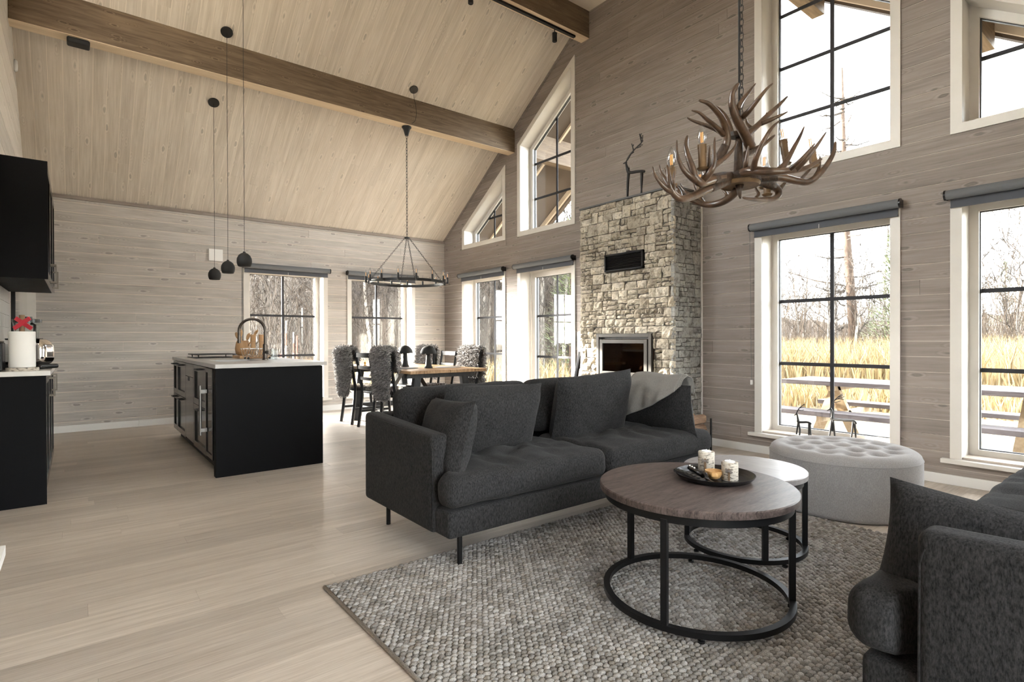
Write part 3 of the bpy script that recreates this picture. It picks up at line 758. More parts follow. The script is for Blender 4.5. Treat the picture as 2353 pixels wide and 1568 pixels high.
# vent grille
vt = thing('vent_grille', None, None); vt.parent = fp
def part(parent, name, mat, mbd, **k): return mbd.build(name, mat, parent, world=True, **k)
vt.location = (0, 0, 0)
part(vt, 'grille_box', 'black_matt', MB().box((VX0 + .012, FY + .02, VZ0 + .012), (VX1 - .012, FY + .06, VZ1 - .012)))
fr_ = MB()
for a, b in (((VX0, VZ0), (VX1, VZ0 + .018)), ((VX0, VZ1 - .018), (VX1, VZ1)), ((VX0, VZ0), (VX0 + .018, VZ1)), ((VX1 - .018, VZ0), (VX1, VZ1))): fr_.box((a[0], FY - .018, a[1]), (b[0], FY + .03, b[1]))
part(vt, 'grille_frame', 'black_metal', fr_)
for k in range(9):
    z = VZ0 + .028 + k * .0165; part(vt, 'grille_slat', 'black_metal', MB().bar((VX0 + .016, FY - .004, z), (VX1 - .016, FY - .004, z), .014, .004, up=(0, .6, 1)))
# firebox insert
ins = thing('firebox', None, None); ins.parent = fp
fb = MB()
for a, b in (((IX0 + .02, FY + .40, IZ0), (IX1 - .02, FY + .42, IZ1)), ((IX0 + .0, FY + .0, IZ0), (IX0 + .02, FY + .42, IZ1)), ((IX1 - .02, FY + .0, IZ0), (IX1, FY + .42, IZ1)),
             ((IX0, FY, IZ1 - .02), (IX1, FY + .42, IZ1)), ((IX0, FY, IZ0), (IX1, FY + .42, IZ0 + .14))): fb.box(a, b)
part(ins, 'fire_chamber', 'firebrick', fb)
part(ins, 'ash_bed', 'ash', MB().rbox(((IX0 + IX1) / 2, FY + .22, IZ0 + .16), (.5, .28, .05), .02, 2))
for k, (a, b) in enumerate((((-4.15, FY + .2, .70), (-3.75, FY + .24, .71)), ((-4.05, FY + .3, .75), (-3.80, FY + .16, .78)))):
    part(ins, 'charred_log', 'firebrick', MB().tube([a, b], .035, 8), smooth=True)
def ring_frame(x0, x1, z0, z1, t, ya, yb, tb=None):
    m_ = MB(); tb = tb or t
    m_.box((x0, ya, z0), (x0 + t, yb, z1)); m_.box((x1 - t, ya, z0), (x1, yb, z1)); m_.box((x0 + t, ya, z1 - t), (x1 - t, yb, z1)); m_.box((x0 + t, ya, z0), (x1 - t, yb, z0 + tb)); return m_
part(ins, 'outer_frame', 'grey_metal', ring_frame(IX0, IX1, IZ0, IZ1, .036, FY - .028, FY + .02), bevel=.002)
dr = part(ins, 'stove_door', 'grey_metal', ring_frame(IX0 + .052, IX1 - .052, .660, IZ1 - .062, .042, FY - .030, FY + .0, .082), bevel=.002)
part(ins, 'door_glass', 'oven_glass', MB().box((IX0 + .09, FY - .012, .735), (IX1 - .09, FY - .007, IZ1 - .1)))
part(ins, 'gap_shadow_ring', 'black_matt', ring_frame(IX0 + .036, IX1 - .036, IZ0 + .03, IZ1 - .036, .02, FY + .004, FY + .02))  # black ring standing in for the shade in the gap round the door
for a, b in ((IX0 + .052, -3.93), (-3.925, IX1 - .052)): part(ins, 'air_slider', 'grey_metal', MB().box((a, FY - .026, .618), (b, FY, .652)), bevel=.002)
part(ins, 'lower_plate', 'grey_metal', MB().box((IX0 + .052, FY - .026, .50), (IX1 - .052, FY, .61)), bevel=.002)
# maker's small mark engraved on the lower door rail
for k in range(5): part(ins, 'engraved_mark', 'black_metal', MB().box((-3.975 + k * .0085, FY - .0308, .690), (-3.975 + k * .0085 + (.007 if k == 0 else .005), FY - .0298, .690 + (.011 if k == 0 else .006))))
# iron stag on the fireplace top
def figure(name, label, cat, segs, depth_pt, scale, mat, wd, group=None):
    pass
def trace(px0, py0, sc, pts, y): return [px_y(px0 + u / sc, py0 + v / sc, y) for u, v in pts]
st = thing('stag_figure', 'slim black iron stag with branching antlers standing on the fireplace', 'figurine', (-3.98, FY + .2, FTOP + .018))
def stag(t, part_name, pts, r0, r1, y, px0, py0, sc, flat=1.0, zmin=None):
    p = trace(px0, py0, sc, catmull(pts, 4), y)
    if zmin is not None: p = [Vector((q.x, q.y, max(q.z, zmin))) for q in p]
    n = len(p); MB().tube(p, [1.3 * (r0 + (r1 - r0) * i / (n - 1)) for i in range(n)], 7).build(part_name, 'black_iron', t, True, world=True)
Y1 = FY + .2; S = (1180, 300, 2.6125)
zt = FTOP + .018
stag(st, 'body', [(688, 225), (690, 246), (705, 252), (740, 247), (768, 244), (786, 246)], .014, .011, Y1, *S)
stag(st, 'neck', [(690, 250), (683, 235), (679, 215), (674, 195)], .015, .008, Y1, *S)
stag(st, 'head', [(678, 192), (670, 194), (659, 199)], .010, .004, Y1, *S)
for nm, pts in (('leg', [(690, 250), (684, 320), (682, 402)]), ('leg', [(769, 248), (767, 310), (769, 380)]), ('leg', [(694, 250), (690, 300), (686, 398)]), ('leg', [(773, 247), (771, 310), (765, 383)])):
    stag(st, nm, pts, .011, .006, Y1 if pts[0][0] in (690, 769) else Y1 + .02, *S)
for pts in ([(675, 190), (692, 155), (720, 120), (745, 95), (770, 68), (776, 28)], [(682, 180), (706, 140), (735, 105), (762, 80), (778, 60)], [(720, 120), (714, 95), (709, 80)], [(714, 98), (721, 84)],
            [(745, 95), (752, 90), (774, 86)], [(768, 68), (762, 45), (756, 20)], [(768, 48), (762, 30), (768, 18)], [(735, 105), (752, 100), (764, 96)], [(706, 140), (722, 130)]):
    stag(st, 'antler', pts, .0055, .0035, Y1 + .005, *S)
for o in st.children: pass

# ================================================================ kitchen island
IY0, IY1, IXA, IXB = 0.890, 1.725, -7.33, -4.905          # cabinet block
def handle_cup(mbd, x, y, z, w_=.13, side=-1):
    mbd.box((x - w_ / 2, y + side * .034, z - .006), (x + w_ / 2, y + side * .028, z + .006)); mbd.box((x - w_ / 2, y, z - .006), (x - w_ / 2 + .012, y + side * .03, z + .006)); mbd.box((x + w_ / 2 - .012, y, z - .006), (x + w_ / 2, y + side * .03, z + .006)); return mbd
def shaker(t, name, x0, x1, z0, z1, y, side, mat, hz=None, hx=None, vertical=False, hm='black_metal'):
    """framed door / drawer front with recessed panel and its handle; side = direction the front faces along y"""
    f = .055; y1 = y + side * .02
    d = MB()
    for a, b in (((x0, z0), (x0 + f, z1)), ((x1 - f, z0), (x1, z1)), ((x0 + f, z0), (x1 - f, z0 + f)), ((x0 + f, z1 - f), (x1 - f, z1))): d.box((a[0], y, a[1]), (b[0], y1, b[1]))
    d.box((x0 + f - .002, y, z0 + f - .002), (x1 - f + .002, y + side * .006, z1 - f + .002))
    o = d.build(name, mat, t, world=True, bevel=.0015)
    h = MB()
    if hz is not None:
        hx = (x0 + x1) / 2 if hx is None else hx
        if vertical:
            h.box((hx - .006, y1 + side * .028, hz - .07), (hx + .006, y1 + side * .036, hz + .07)); h.box((hx - .006, y1, hz - .07), (hx + .006, y1 + side * .03, hz - .058)); h.box((hx - .006, y1, hz + .058), (hx + .006, y1 + side * .03, hz + .07))
        else: handle_cup(h, hx, y1, hz, min(.14, (x1 - x0) * .55), side)
        ho = h.build('handle', hm, o, world=False, bevel=.001); ho.data.transform(Matrix.Translation((-t.location.x, -t.location.y, -t.location.z)))
    return o
def carcass(t, x0, x1, y0, y1, z0, z1, mat='black_panel'):
    MB().box((x0 + .001, y0, z0), (x1 - .001, y1, z1)).build('cabinet_body', mat, t, world=True)
units = [(-7.33, -7.05, 'narrow', 'narrowest island cabinet, at the far end of the island'), (-7.05, -6.45, 'two', 'wide two-drawer island cabinet left of the dishwasher'), (-5.975, -5.315, 'two', 'wide two-drawer island cabinet between dishwasher and wine cooler')]
for x0, x1, kd, lb in units:
    t = thing('island_cabinet', lb, 'cabinet', ((x0 + x1) / 2, IY0 + .3, 0), group='black island cabinets')
    carcass(t, x0, x1, IY0, IY1 - .02, .10, .872 if x0 < -6.5 else .690)
    MB().box((x0 + .001, IY0 + .05, 0), (x1 - .001, IY0 + .3, .10)).build('plinth', 'black_matt', t, world=True)
    shaker(t, 'drawer_front', x0 + .002, x1 - .002, .508, .868, IY0, -1, 'black_lacquer', hz=.838)
    shaker(t, 'drawer_front', x0 + .002, x1 - .002, .105, .504, IY0, -1, 'black_lacquer', hz=.474)
t = thing('dishwasher', 'plain black dishwasher front built into the kitchen island', 'dishwasher', (-6.21, IY0 + .3, 0))
carcass(t, -6.448, -6.04, IY0, IY1 - .02, .10, .872)
MB().box((-6.446, IY0 - .02, .12), (-5.979, IY0, .74)).build('door_panel', 'black_lacquer', t, world=True, bevel=.002)
MB().box((-6.446, IY0 - .02, .745), (-5.979, IY0, .868)).build('control_panel', 'black_lacquer', t, world=True, bevel=.002)
MB().box((-6.29, IY0 - .023, .70), (-6.21, IY0 - .019, .738)).build('display', 'black_matt', t, world=True)
MB().box((-6.446, IY0 + .05, 0), (-5.979, IY0 + .3, .10)).build('plinth', 'black_matt', t, world=True)
t = thing('wine_cooler', 'narrow wine cooler with glass door and steel bar handle in the island end', 'fridge', (-5.15, IY0 + .3, 0))
carcass(t, -5.313, -4.99, IY0 + .03, IY1 - .02, .10, .872)
d = ring_frame(-5.311, -4.992, .125, .866, .035, IY0 - .03, IY0 + .02)
d = d.build('door_frame', 'black_lacquer', t, world=True, bevel=.002)
MB().box((-5.276, IY0 - .022, .16), (-5.027, IY0 - .016, .831)).build('door_glass', 'smoked_glass', t, world=True)
MB().box((-5.276, IY0 - .005, .16), (-5.027, IY0 + .02, .831)).build('dark_interior', 'black_matt', t, world=True)
hb = MB().tube([(-5.255, IY0 - .075, .30), (-5.255, IY0 - .075, .72)], .011, 10); hb.box((-5.275, IY0 - .075, .33), (-5.235, IY0 - .028, .36)); hb.box((-5.275, IY0 - .075, .655), (-5.235, IY0 - .028, .685))
hb.build('bar_handle', 'steel', t, True, world=True, auto=35)
MB().box((-5.311, IY0 + .05, 0), (-4.992, IY0 + .3, .10)).build('plinth', 'black_matt', t, world=True)
pn = MB().box((-4.988, IY0 - .022, .0), (-4.905, IY1, .872))
tag(pn.build('end_panel', 'black_panel', bevel=.002, loc=(-4.95, 1.3, 0)), 'large black end panel closing the kitchen island towards the sofa', 'panel')
tag(MB().box((IXA, IY1 - .018, 0), (-4.99, IY1, .872)).build('back_panel', 'black_panel', loc=(-6.1, IY1, 0)), 'long black back panel of the kitchen island', 'panel')
# worktop with a sink cut-out
WX0, WX1, WY0, WY1, WZ0, WZ1 = -7.36, -4.875, 0.862, 1.752, 0.876, 0.908
SX0, SX1, SY0, SY1 = -5.94, -5.46, 1.00, 1.36
wt = MB()
wt.box((WX0, WY0, WZ0), (SX0, WY1, WZ1)); wt.box((SX1, WY0, WZ0), (WX1, WY1, WZ1)); wt.box((SX0, WY0, WZ0), (SX1, SY0, WZ1)); wt.box((SX0, SY1, WZ0), (SX1, WY1, WZ1))
tag(wt.build('island_worktop', 'worktop_grey', loc=(-6.1, 1.3, WZ0)), 'pale grey worktop of the kitchen island', 'worktop')
sk = MB(); zb = .700
sk.box((SX0 - .01, SY0 - .01, zb), (SX1 + .01, SY1 + .01, zb + .008))
for a, b in (((SX0 - .01, SY0 - .01), (SX0, SY1 + .01)), ((SX1, SY0 - .01), (SX1 + .01, SY1 + .01)), ((SX0, SY0 - .01), (SX1, SY0)), ((SX0, SY1), (SX1, SY1 + .01))): sk.box((a[0], a[1], zb), (b[0], b[1], WZ0))
t = thing('sink', 'dark undermount sink sunk into the island worktop', 'sink', (-5.70, 1.18, zb)); sk.build('basin', 'dark_steel', t, world=True)
MB().lathe([(.04, .008), (.04, .011), (.01, .012)], (-5.70, 1.18, zb), 16).build('drain', 'steel', t, world=True)
# tap
fx, fy = -5.665, 1.435
t = thing('kitchen_tap', 'dark bronze gooseneck kitchen tap on the island', 'tap', (fx, fy, WZ1))
MB().lathe([(.026, 0), (.026, .012), (.021, .016), (.021, .15), (.016, .155)], (fx, fy, WZ1), 16).build('tap_body', 'dark_steel', t, True, world=True, auto=40)
arc = [(fx, fy, WZ1 + .15), (fx, fy, WZ1 + .28)]
R_ = .116; cxp = fx - R_ * .45; cyp = fy - R_ * .9
for k in range(0, 15):
    a = math.pi * k / 14 * 1.02; arc.append((fx + (cxp - fx) * (1 - math.cos(a)), fy + (cyp - fy) * (1 - math.cos(a)), WZ1 + .28 + R_ * math.sin(a)))
arc.append((arc[-1][0], arc[-1][1], arc[-1][2] - .05))
MB().tube(arc, .0135, 12).build('spout', 'dark_steel', t, True, world=True, auto=40)
MB().tube([arc[-1], (arc[-1][0], arc[-1][1], arc[-1][2] - .06)], .0155, 12).build('spray_head', 'dark_steel', t, True, world=True, auto=40)
MB().tube([(fx, fy, WZ1 + .075), (fx + .05, fy + .03, WZ1 + .075)], .019, 12).build('mixer_knob', 'steel', t, True, world=True, auto=40)
# hob with its raised rack
t = thing('hob', 'black glass induction hob at the far end of the island', 'hob', (-6.78, 1.22, WZ1))
MB().box((-7.10, .99, WZ1), (-6.52, 1.47, WZ1 + .006)).build('hob_glass', 'black_plastic', t, world=True, bevel=.002)
MB().box((-7.10, .975, WZ1), (-6.52, .99, WZ1 + .008)).build('hob_edge', 'black_metal', t, world=True)
t = thing('hob_rack', 'thin black raised cover resting above the hob on small feet', 'rack', (-6.86, 1.16, WZ1 + .006))
MB().box((-7.12, .985, WZ1 + .032), (-6.62, 1.40, WZ1 + .040)).build('cover_plate', 'black_matt', t, world=True)
for x, y in ((-7.07, 1.02), (-6.67, 1.02), (-7.07, 1.36), (-6.67, 1.36)): MB().tube([(x - .03, y, WZ1 + .032), (x, y, WZ1 + .0065), (x + .03, y, WZ1 + .032)], .004, 6).build('foot', 'black_matt', t, world=True)
# board with wooden kitchenware
bx, by = -6.32, 1.47
tag(MB().box((bx - .16, by - .16, WZ1), (bx + .17, by + .14, WZ1 + .03)).build('chopping_board', 'light_wood', bevel=.006, loc=(bx, by, WZ1)), 'thick wooden chopping board lying under the wooden kitchenware', 'board')
zb = WZ1 + .031
tag(MB().lathe([(.018, 0), (.022, .004), (.038, .022), (.046, .044), (.042, .044), (.034, .024), (.0, .010)], (bx + .04, by - .11, zb), 24).build('wooden_bowl', 'light_wood', smooth=True, auto=45, loc=(bx + .04, by - .11, zb)), 'small wooden bowl at the edge of the chopping board', 'bowl')
t = thing('utensil_holder', 'round wooden block full of wooden spoons', 'holder', (bx - .10, by - .07, zb))
MB().lathe([(.050, 0), (.068, .02), (.076, .07), (.066, .13), (.055, .155), (.045, .155), (.045, .03), (0, .03)], (bx - .10, by - .07, zb), 24).build('holder_body', 'light_wood', t, True, world=True, auto=50)
def spoon(dx, dy, top, w_, lb, nm='wooden_spoon'):
    b0 = Vector((bx - .10 + dx * .15, by - .07 + dy * .15, zb + .035)); b1 = Vector((bx - .10 + dx, by - .07 + dy, zb + top)); v = (b1 - b0).normalized()
    m_ = MB().tube([b0, b0 + (b1 - b0) * .7], .0055, 7); c = b1 - v * .03
    side = Vector((.62, .78, 0)); pts = []
    def f(u, vv):
        a = 2 * math.pi * u; k = vv - .5
        wdt = w_ * math.sqrt(max(0, 1 - (2 * k) ** 2)) * (1 + .25 * k)
        return c + v * (k * .085) + side * (wdt * math.cos(a)) + side.cross(v) * (.005 * math.sin(a))
    m_.grid(f, 12, 9, wrap_u=True)
    tag(m_.build(nm, 'light_wood', smooth=True, loc=tuple(b0)), lb, 'spoon', 'wooden spoons in the utensil block')
spoon(-.075, -.045, .235, .022, 'heart-shaped wooden spoon leaning furthest left in the utensil block'); spoon(-.04, -.01, .27, .018, 'tallest wooden spoon in the utensil block'); spoon(.05, .05, .225, .02, 'round wooden spoon leaning right in the utensil block'); spoon(.14, .11, .262, .017, 'flat wooden spatula sticking out behind the pepper mills', 'wooden_spatula')
for k, (dx, dy, lb) in enumerate(((.045, .0, 'wooden pepper mill nearer the utensil block'), (.075, .075, 'wooden salt mill nearer the window'))):
    t = thing('spice_mill', lb, 'mill', (bx + dx, by + dy, zb), group='two wooden mills')
    MB().lathe([(.031, 0), (.031, .02), (.026, .06), (.022, .12), (.026, .145)], (0, 0, 0), 20).build('mill_body', 'light_wood', t, True, auto=50)
    MB().lathe([(.026, .147), (.027, .19), (.030, .212), (.026, .218), (0, .219)], (0, 0, 0), 20).build('mill_head', 'light_wood', t, True, auto=50)
t = thing('wire_basket', 'open chrome wire dish basket behind the tap', 'basket', (-5.98, 1.44, WZ1))
for k in range(11):
    y = -.12 + .024 * k; pts = [(-.15 + .0 + .30 * i / 10, y, .02 + .085 * ((i / 5 - 1) ** 2)) for i in range(11)]; MB().tube(pts, .0028, 6).build('wire', 'chrome', t, True)
for s_ in (-1, 1): MB().tube([(s_ * .15, -.13, .105), (s_ * .15, .13, .105)], .0035, 6).build('rim_wire', 'chrome', t, True)
for x, y in ((-.07, -.1), (.07, -.1), (-.07, .1), (.07, .1)): MB().sphere((x, y, .011), .011, 8, 6).build('ball_foot', 'black_plastic', t, True)
t = thing('glass_jug', 'clear drinking glass standing beside the tap', 'glass', (-5.72, 1.53, WZ1))
MB().lathe([(.03, .0), (.034, .1), (.032, .1), (.028, .006), (0, .006)], (0, 0, 0), 20).build('glass_body', 'clear_glass', t, True, auto=50)

# ================================================================ kitchen counter on the left
KY, KX0, KX1 = -0.160, -6.34, -4.855
xs = [KX0, -5.86, -5.36, KX1 - .02]
nm_ = ['far', 'middle', 'near']
for i in range(3):
    t = thing('base_cabinet', 'black base cabinet under the left counter, %s' % ['farthest from the camera', 'in the middle of the row', 'nearest the camera'][i], 'cabinet', ((xs[i] + xs[i+1]) / 2, KY - .14, 0), group='black base cabinets on the left')
    carcass(t, xs[i], xs[i+1], LW + .002, KY - .02, .10, .866)
    MB().box((xs[i], LW + .05, 0), (xs[i+1], KY - .06, .10)).build('plinth', 'black_matt', t, world=True)
    shaker(t, 'cabinet_door', xs[i] + .002, xs[i+1] - .002, .105, .862, KY - .02, 1, 'black_lacquer', hz=.76, hx=xs[i+1] - .04 if i != 2 else xs[i] + .04, vertical=True, hm='bronze_handle')
    t = thing('wall_cabinet', 'black wall cabinet over the left counter, %s' % ['farthest from the camera', 'in the middle of the row', 'nearest the camera'][i], 'cabinet', ((xs[i] + xs[i+1]) / 2, KY - .14, 1.52), group='black wall cabinets on the left')
    carcass(t, xs[i], xs[i+1], LW + .002, KY - .008, 1.520, 2.310)
    shaker(t, 'cabinet_door', xs[i] + .002, xs[i+1] - .002, 1.522, 2.308, KY - .008, 1, 'black_lacquer', hz=1.60, hx=xs[i+1] - .04 if i != 2 else xs[i] + .04, vertical=True, hm='bronze_handle')
tag(MB().box((KX1 - .018, LW + .002, 0), (KX1, KY, .868)).build('base_end_panel', 'black_panel', loc=(KX1, LW, 0)), 'tall black end panel of the left base cabinets', 'panel')
tag(MB().box((KX1 - .018, LW + .002, 1.518), (KX1, KY + .014, 2.312)).build('upper_end_panel', 'black_panel', loc=(KX1, LW, 1.518)), 'black end panel of the left wall cabinets', 'panel')
tag(MB().box((KX0 - .03, LW + .002, .869), (KX1 + .03, KY + .024, .901)).build('left_worktop', 'worktop_white', bevel=.002, loc=(-5.6, -.3, .869)), 'white worktop on the left kitchen counter', 'worktop')
# tiled splashback
sp = thing('splashback', 'white tiled splashback between left worktop and wall cabinets', 'splashback', (-5.6, LW, .90))
MB().box((KX0, LW + .0005, .902), (KX1, LW + .004, 1.517)).build('grout_bed', 'grout', sp, world=True)
for r_ in range(6):
    x = KX0 - (.15 if r_ % 2 else 0)
    while x < KX1:
        a, b = max(x, KX0), min(x + .298, KX1)
        if b - a > .02: MB().box((a + .001, LW + .004, .904 + r_ * .102), (b - .001, LW + .010, .904 + r_ * .102 + .0995)).build('tile', 'tile_white', sp, world=True)
        x += .30
KZ = .901
t = thing('glass_wall_panel', 'glossy glass panel in a dark frame beyond the left counter', 'panel', (-7.4, LW, .95))
MB().box((-8.40, LW + .001, .95), (-6.55, LW + .010, 2.10)).build('mirror_glass', 'chrome', t, world=True)
for a, b in (((-8.40, .93), (-6.53, .95)), ((-8.40, 2.10), (-6.53, 2.12)), ((-6.56, .93), (-6.53, 2.12))): MB().box((a[0], LW + .001, a[1]), (b[0], LW + .03, b[1])).build('panel_frame', 'black_metal', t, world=True)
tag(MB().box((B + .001, LW + .002, .083), (B + .02, LW + .085, 2.78)).build('trim_3', 'white_paint'), 'white strip in the corner beyond the left counter', kind='structure')
# kitchen roll holder with red cross
px_, py_ = -4.945, -0.285
t = thing('kitchen_roll_holder', 'kitchen roll on a post with red wooden cross on the left counter', 'holder', (px_, py_, KZ))
MB().lathe([(.085, 0), (.088, .01), (.086, .022), (.0, .024)], (0, 0, 0), 24).build('birch_base', 'birch_bark', t, True, auto=40)
MB().lathe([(.012, .024), (.068, .024), (.070, .03), (.070, .26), (.068, .264), (.02, .264)], (0, 0, 0), 32).build('paper_roll', 'paper_white', t, True, auto=40)
MB().tube([(0, 0, .02), (0, 0, .375)], .0155, 10).build('post', 'post_brown', t, True, auto=40)
for s_ in (1, -1):
    d_ = Vector((.53, .76, 0)).normalized(); n_ = -FW * (.022 if s_ > 0 else .034) + RT * .03
    c_ = Vector((0, 0, .318)) + n_; v_ = (d_ * .82 + Vector((0, 0, .57 * -s_))).normalized()
    MB().bar(c_ - v_ * .062, c_ + v_ * .062, .010, .026, up=(0, 0, 1)).build('cross_arm', 'red_paint', t, bevel=.002)
# toaster
t = thing('toaster', 'long polished chrome toaster behind the kitchen roll', 'toaster', (-5.26, -0.292, KZ), math.radians(-38))
def tf(p, n): p.x *= 1.0; k = max(0, p.z / .09); p.y *= 1 - .10 * k * k; p.x *= 1 - .10 * k * k; return p
MB().rbox((0, 0, .122), (.15, .36, .185), .05, 5, fn=tf).build('chrome_shell', 'chrome', t, True)
MB().rbox((0, 0, .018), (.16, .37, .032), .012, 3).build('black_base', 'black_plastic', t, True)
for s_ in (-.03, .03): MB().box((s_ - .012, -.10, .2105), (s_ + .012, .10, .218)).build('bread_slot', 'black_matt', t)
MB().box((-.02, .14, .14), (.02, .165, .165)).build('lever', 'black_plastic', t, bevel=.004)
# blender jug
t = thing('blender', 'glass blender jug with black lid behind the toaster', 'blender', (-5.62, -0.295, KZ))
MB().lathe([(.085, 0), (.085, .02), (.06, .10), (.055, .13), (0, .13)], (0, 0, 0), 24).build('motor_base', 'steel', t, True, auto=40)
MB().lathe([(.055, .132), (.085, .34), (.082, .34), (.052, .14), (0, .138)], (0, 0, 0), 24).build('jug', 'clear_glass', t, True, auto=40)
MB().lathe([(.088, .34), (.088, .365), (.03, .37), (.03, .385), (0, .386)], (0, 0, 0), 24).build('lid', 'black_plastic', t, True, auto=40)
MB().tube([(.08, .03, .33), (.125, .05, .32), (.125, .05, .22), (.07, .03, .19)], .010, 8).build('jug_handle', 'black_plastic', t, True)
t = thing('coffee_machine', 'dark box-shaped appliance at the left picture edge on the counter', 'appliance', (-4.985, -0.430, KZ))
MB().box((-.13, -.010, 0), (.09, .05, .19)).build('appliance_body', 'black_plastic', t, bevel=.01); MB().box((-.12, -.008, .19), (.08, .045, .20)).build('appliance_lid', 'grey_metal', t, bevel=.004)
# low sideboard at the very left edge
t = thing('sideboard', 'corner of a low wooden sideboard with white top edge at the left picture edge', 'sideboard', (-1.5, -.3, 0))
MB().box((-1.84, LW + .004, 0), (-1.0, -.152, .575)).build('sideboard_body', 'light_wood', t, world=True)
MB().box((-1.85, LW + .002, .576), (-.99, -.14, .600)).build('sideboard_top', 'base_white', t, world=True)
MB().box((-1.84, LW + .012, .600), (-1.0, -.150, .602)).build('top_inlay', 'post_brown', t, world=True)
# small wall and ceiling devices
tag(MB().box((B + .001, 1.42, 2.182), (B + .028, 1.592, 2.343)).build('thermostat_box', 'sensor_white', bevel=.004, loc=(B, 1.5, 2.26)), 'square white box on the grey back wall behind the pendants', 'thermostat')
tag(MB().rbox((-6.52, .03, 3.864), (.12, .17, .05), .015, 3).build('ceiling_speaker', 'black_matt', smooth=True, loc=(-6.52, .03, 3.864)), 'small black box fixed under the brown beam at the left', 'speaker')
wsn = px_y(32, 150, LW); tag(MB().lathe([(.055, 0), (.055, .012), (.045, .025), (0, .028)], (0, 0, 0), 20, M=Matrix.Translation((wsn.x, LW + .001, wsn.z)) @ Matrix.Rotation(-math.pi / 2, 4, 'X')).build('smoke_detector', 'sensor_white', smooth=True, loc=tuple(wsn)), 'round white detector high on the left wall', 'detector')
# ================================================================ sofas
def wr(p, s=6.0, a=.004): return a * mnoise.noise(p * s)
def puff(hx, hy, up, side=.02, wr_a=.006, seed=0.0, sag=None):
    def f(p, n):
        kx, ky = 1 - (p.x / hx) ** 2, 1 - (p.y / hy) ** 2; b = max(0, kx) ** .6 * max(0, ky) ** .6
        q = p + n * (wr_a * mnoise.noise(Vector((p.x * 5 + seed, p.y * 5, p.z * 5))) + wr_a * .6 * mnoise.noise(Vector((p.x * 13 + seed, p.y * 13, p.z * 13))))
        if n.z > .2: q.z += up * b
        if n.z > .3 and sag: q.z -= sag * abs(math.sin((p.y + .35 * p.x) * 17 + 2.5 * mnoise.noise(Vector((p.x * 4, p.y * 4, seed))))) ** 6 * b
        return q
    return f
def pillow(w_, h_, t_, seed=0.0, n=22, crease=.012):
    """soft scatter cushion lying in the x-z plane, thickness along y, with pulled corners"""
    m_ = MB()
    for sg in (1, -1):
        def f(a, b):
            u, v = 2 * a - 1, 2 * b - 1
            prof = (max(0, 1 - abs(u) ** 2.6) * max(0, 1 - abs(v) ** 2.6)) ** .40
            pin = 1 - .055 * (1 - abs(v) ** 2) * abs(u) ** 3 - 0; pin2 = 1 - .055 * (1 - abs(u) ** 2) * abs(v) ** 3
            nz = mnoise.noise(Vector((u * 2.1 + seed, v * 2.1, sg))) * .5 + mnoise.noise(Vector((u * 5 + seed, v * 5, sg))) * .25
            ed = (abs(u) ** 4 + abs(v) ** 4) * .5
            y = sg * t_ / 2 * prof * (1 + .18 * nz) - crease * .4 * sg * prof * abs(math.sin(9 * (u + .6 * v) + seed + 2 * nz)) ** 5 * ed
            return Vector((u * w_ / 2 * pin, y, v * h_ / 2 * pin2))
        m_.grid(f, n, n, flip=(sg > 0))
    return m_
def put(m_, Mx): m_.v = [tuple(Mx @ Vector(p)) for p in m_.v]; return m_
SL = 2.17
def make_sofa(name, label):
    t = thing(name, label, 'sofa')
    hl = SL / 2
    # frame base, arms, back (local: front = +x, arm front face at x = 0)
    MB().rbox((-.335, 0, .235), (.91, SL - .04, .13), .02, 3).build('base_frame', 'charcoal_fabric', t, True, auto=50)
    for s_ in (-1, 1):
        def af(p, n):
            k = (p.x + .395) / .79
            if p.z > 0: p.z += .04 * (.5 - k) if k < .5 else -.03 * (k - .5) 
            return p
        a = MB().rbox((-.395, s_ * (hl - .05), .415), (.79, .10, .49), .028, 4, fn=af).build('armrest', 'charcoal_fabric', t, True, auto=60)
        # piping seam round the outer face
        MB().tube([Vector((-.755, s_ * (hl - .004), .662)), Vector((-.395, s_ * (hl - .004), .645)), Vector((-.05, s_ * (hl - .004), .622)), Vector((-.020, s_ * (hl - .004), .605)), Vector((-.008, s_ * (hl - .006), .57)), Vector((-.006, s_ * (hl - .007), .20))], .0035, 5).build('seam', 'charcoal_fabric', a, True)
    MB().rbox((-.735, 0, .42), (.12, SL - .2, .50), .03, 3).build('back_frame', 'charcoal_fabric', t, True, auto=60)
    for s_ in (-1, 1):
        hw = (SL) / 4
        q = MB().rbox((-.1825, s_ * hw, .388), (.675, SL / 2 - .006, .150), .055, 11, fn=puff(.3375, SL / 4, .024, wr_a=.008, seed=s_ * 3.1, sag=.022))
        # the cushion is narrower behind the arm front and wraps in front of it
        v2 = []
        for p in q.v:
            x, y, z = p
            lim = hl - .105
            if x < .015 and abs(y) > lim: y = math.copysign(lim - .002 * (abs(y) - lim), y)
            elif x < .05 and abs(y) > lim: y = math.copysign(lim + (abs(y) - lim) * (x - .015) / .035, y)
            v2.append((x, y, z))
        q.v = v2; q.build('seat_cushion', 'charcoal_fabric', t, True)
        b = MB().rbox((0, 0, 0), (.19, SL / 2 - .12, .36), .075, 5, fn=lambda p, n, s_=s_: p + n * (.012 * mnoise.noise(p * 6 + Vector((s_, 0, 0))) + .02 * max(0, 1 - (p.y / .44) ** 2) * max(0, 1 - (p.z / .18) ** 2)))
        put(b, Matrix.Translation((-.60, s_ * (hw - .05), .645)) @ Matrix.Rotation(math.radians(-9), 4, 'Y')); b.build('back_cushion', 'charcoal_fabric', t, True)
    for x, y in ((-.74, -hl + .13), (.04, -hl + .13), (-.74, hl - .13), (.04, hl - .13)):
        MB().tube([(x, y, .0), (x, y, .175)], .013, 10).build('leg', 'black_metal', t, True, auto=40)
    return t
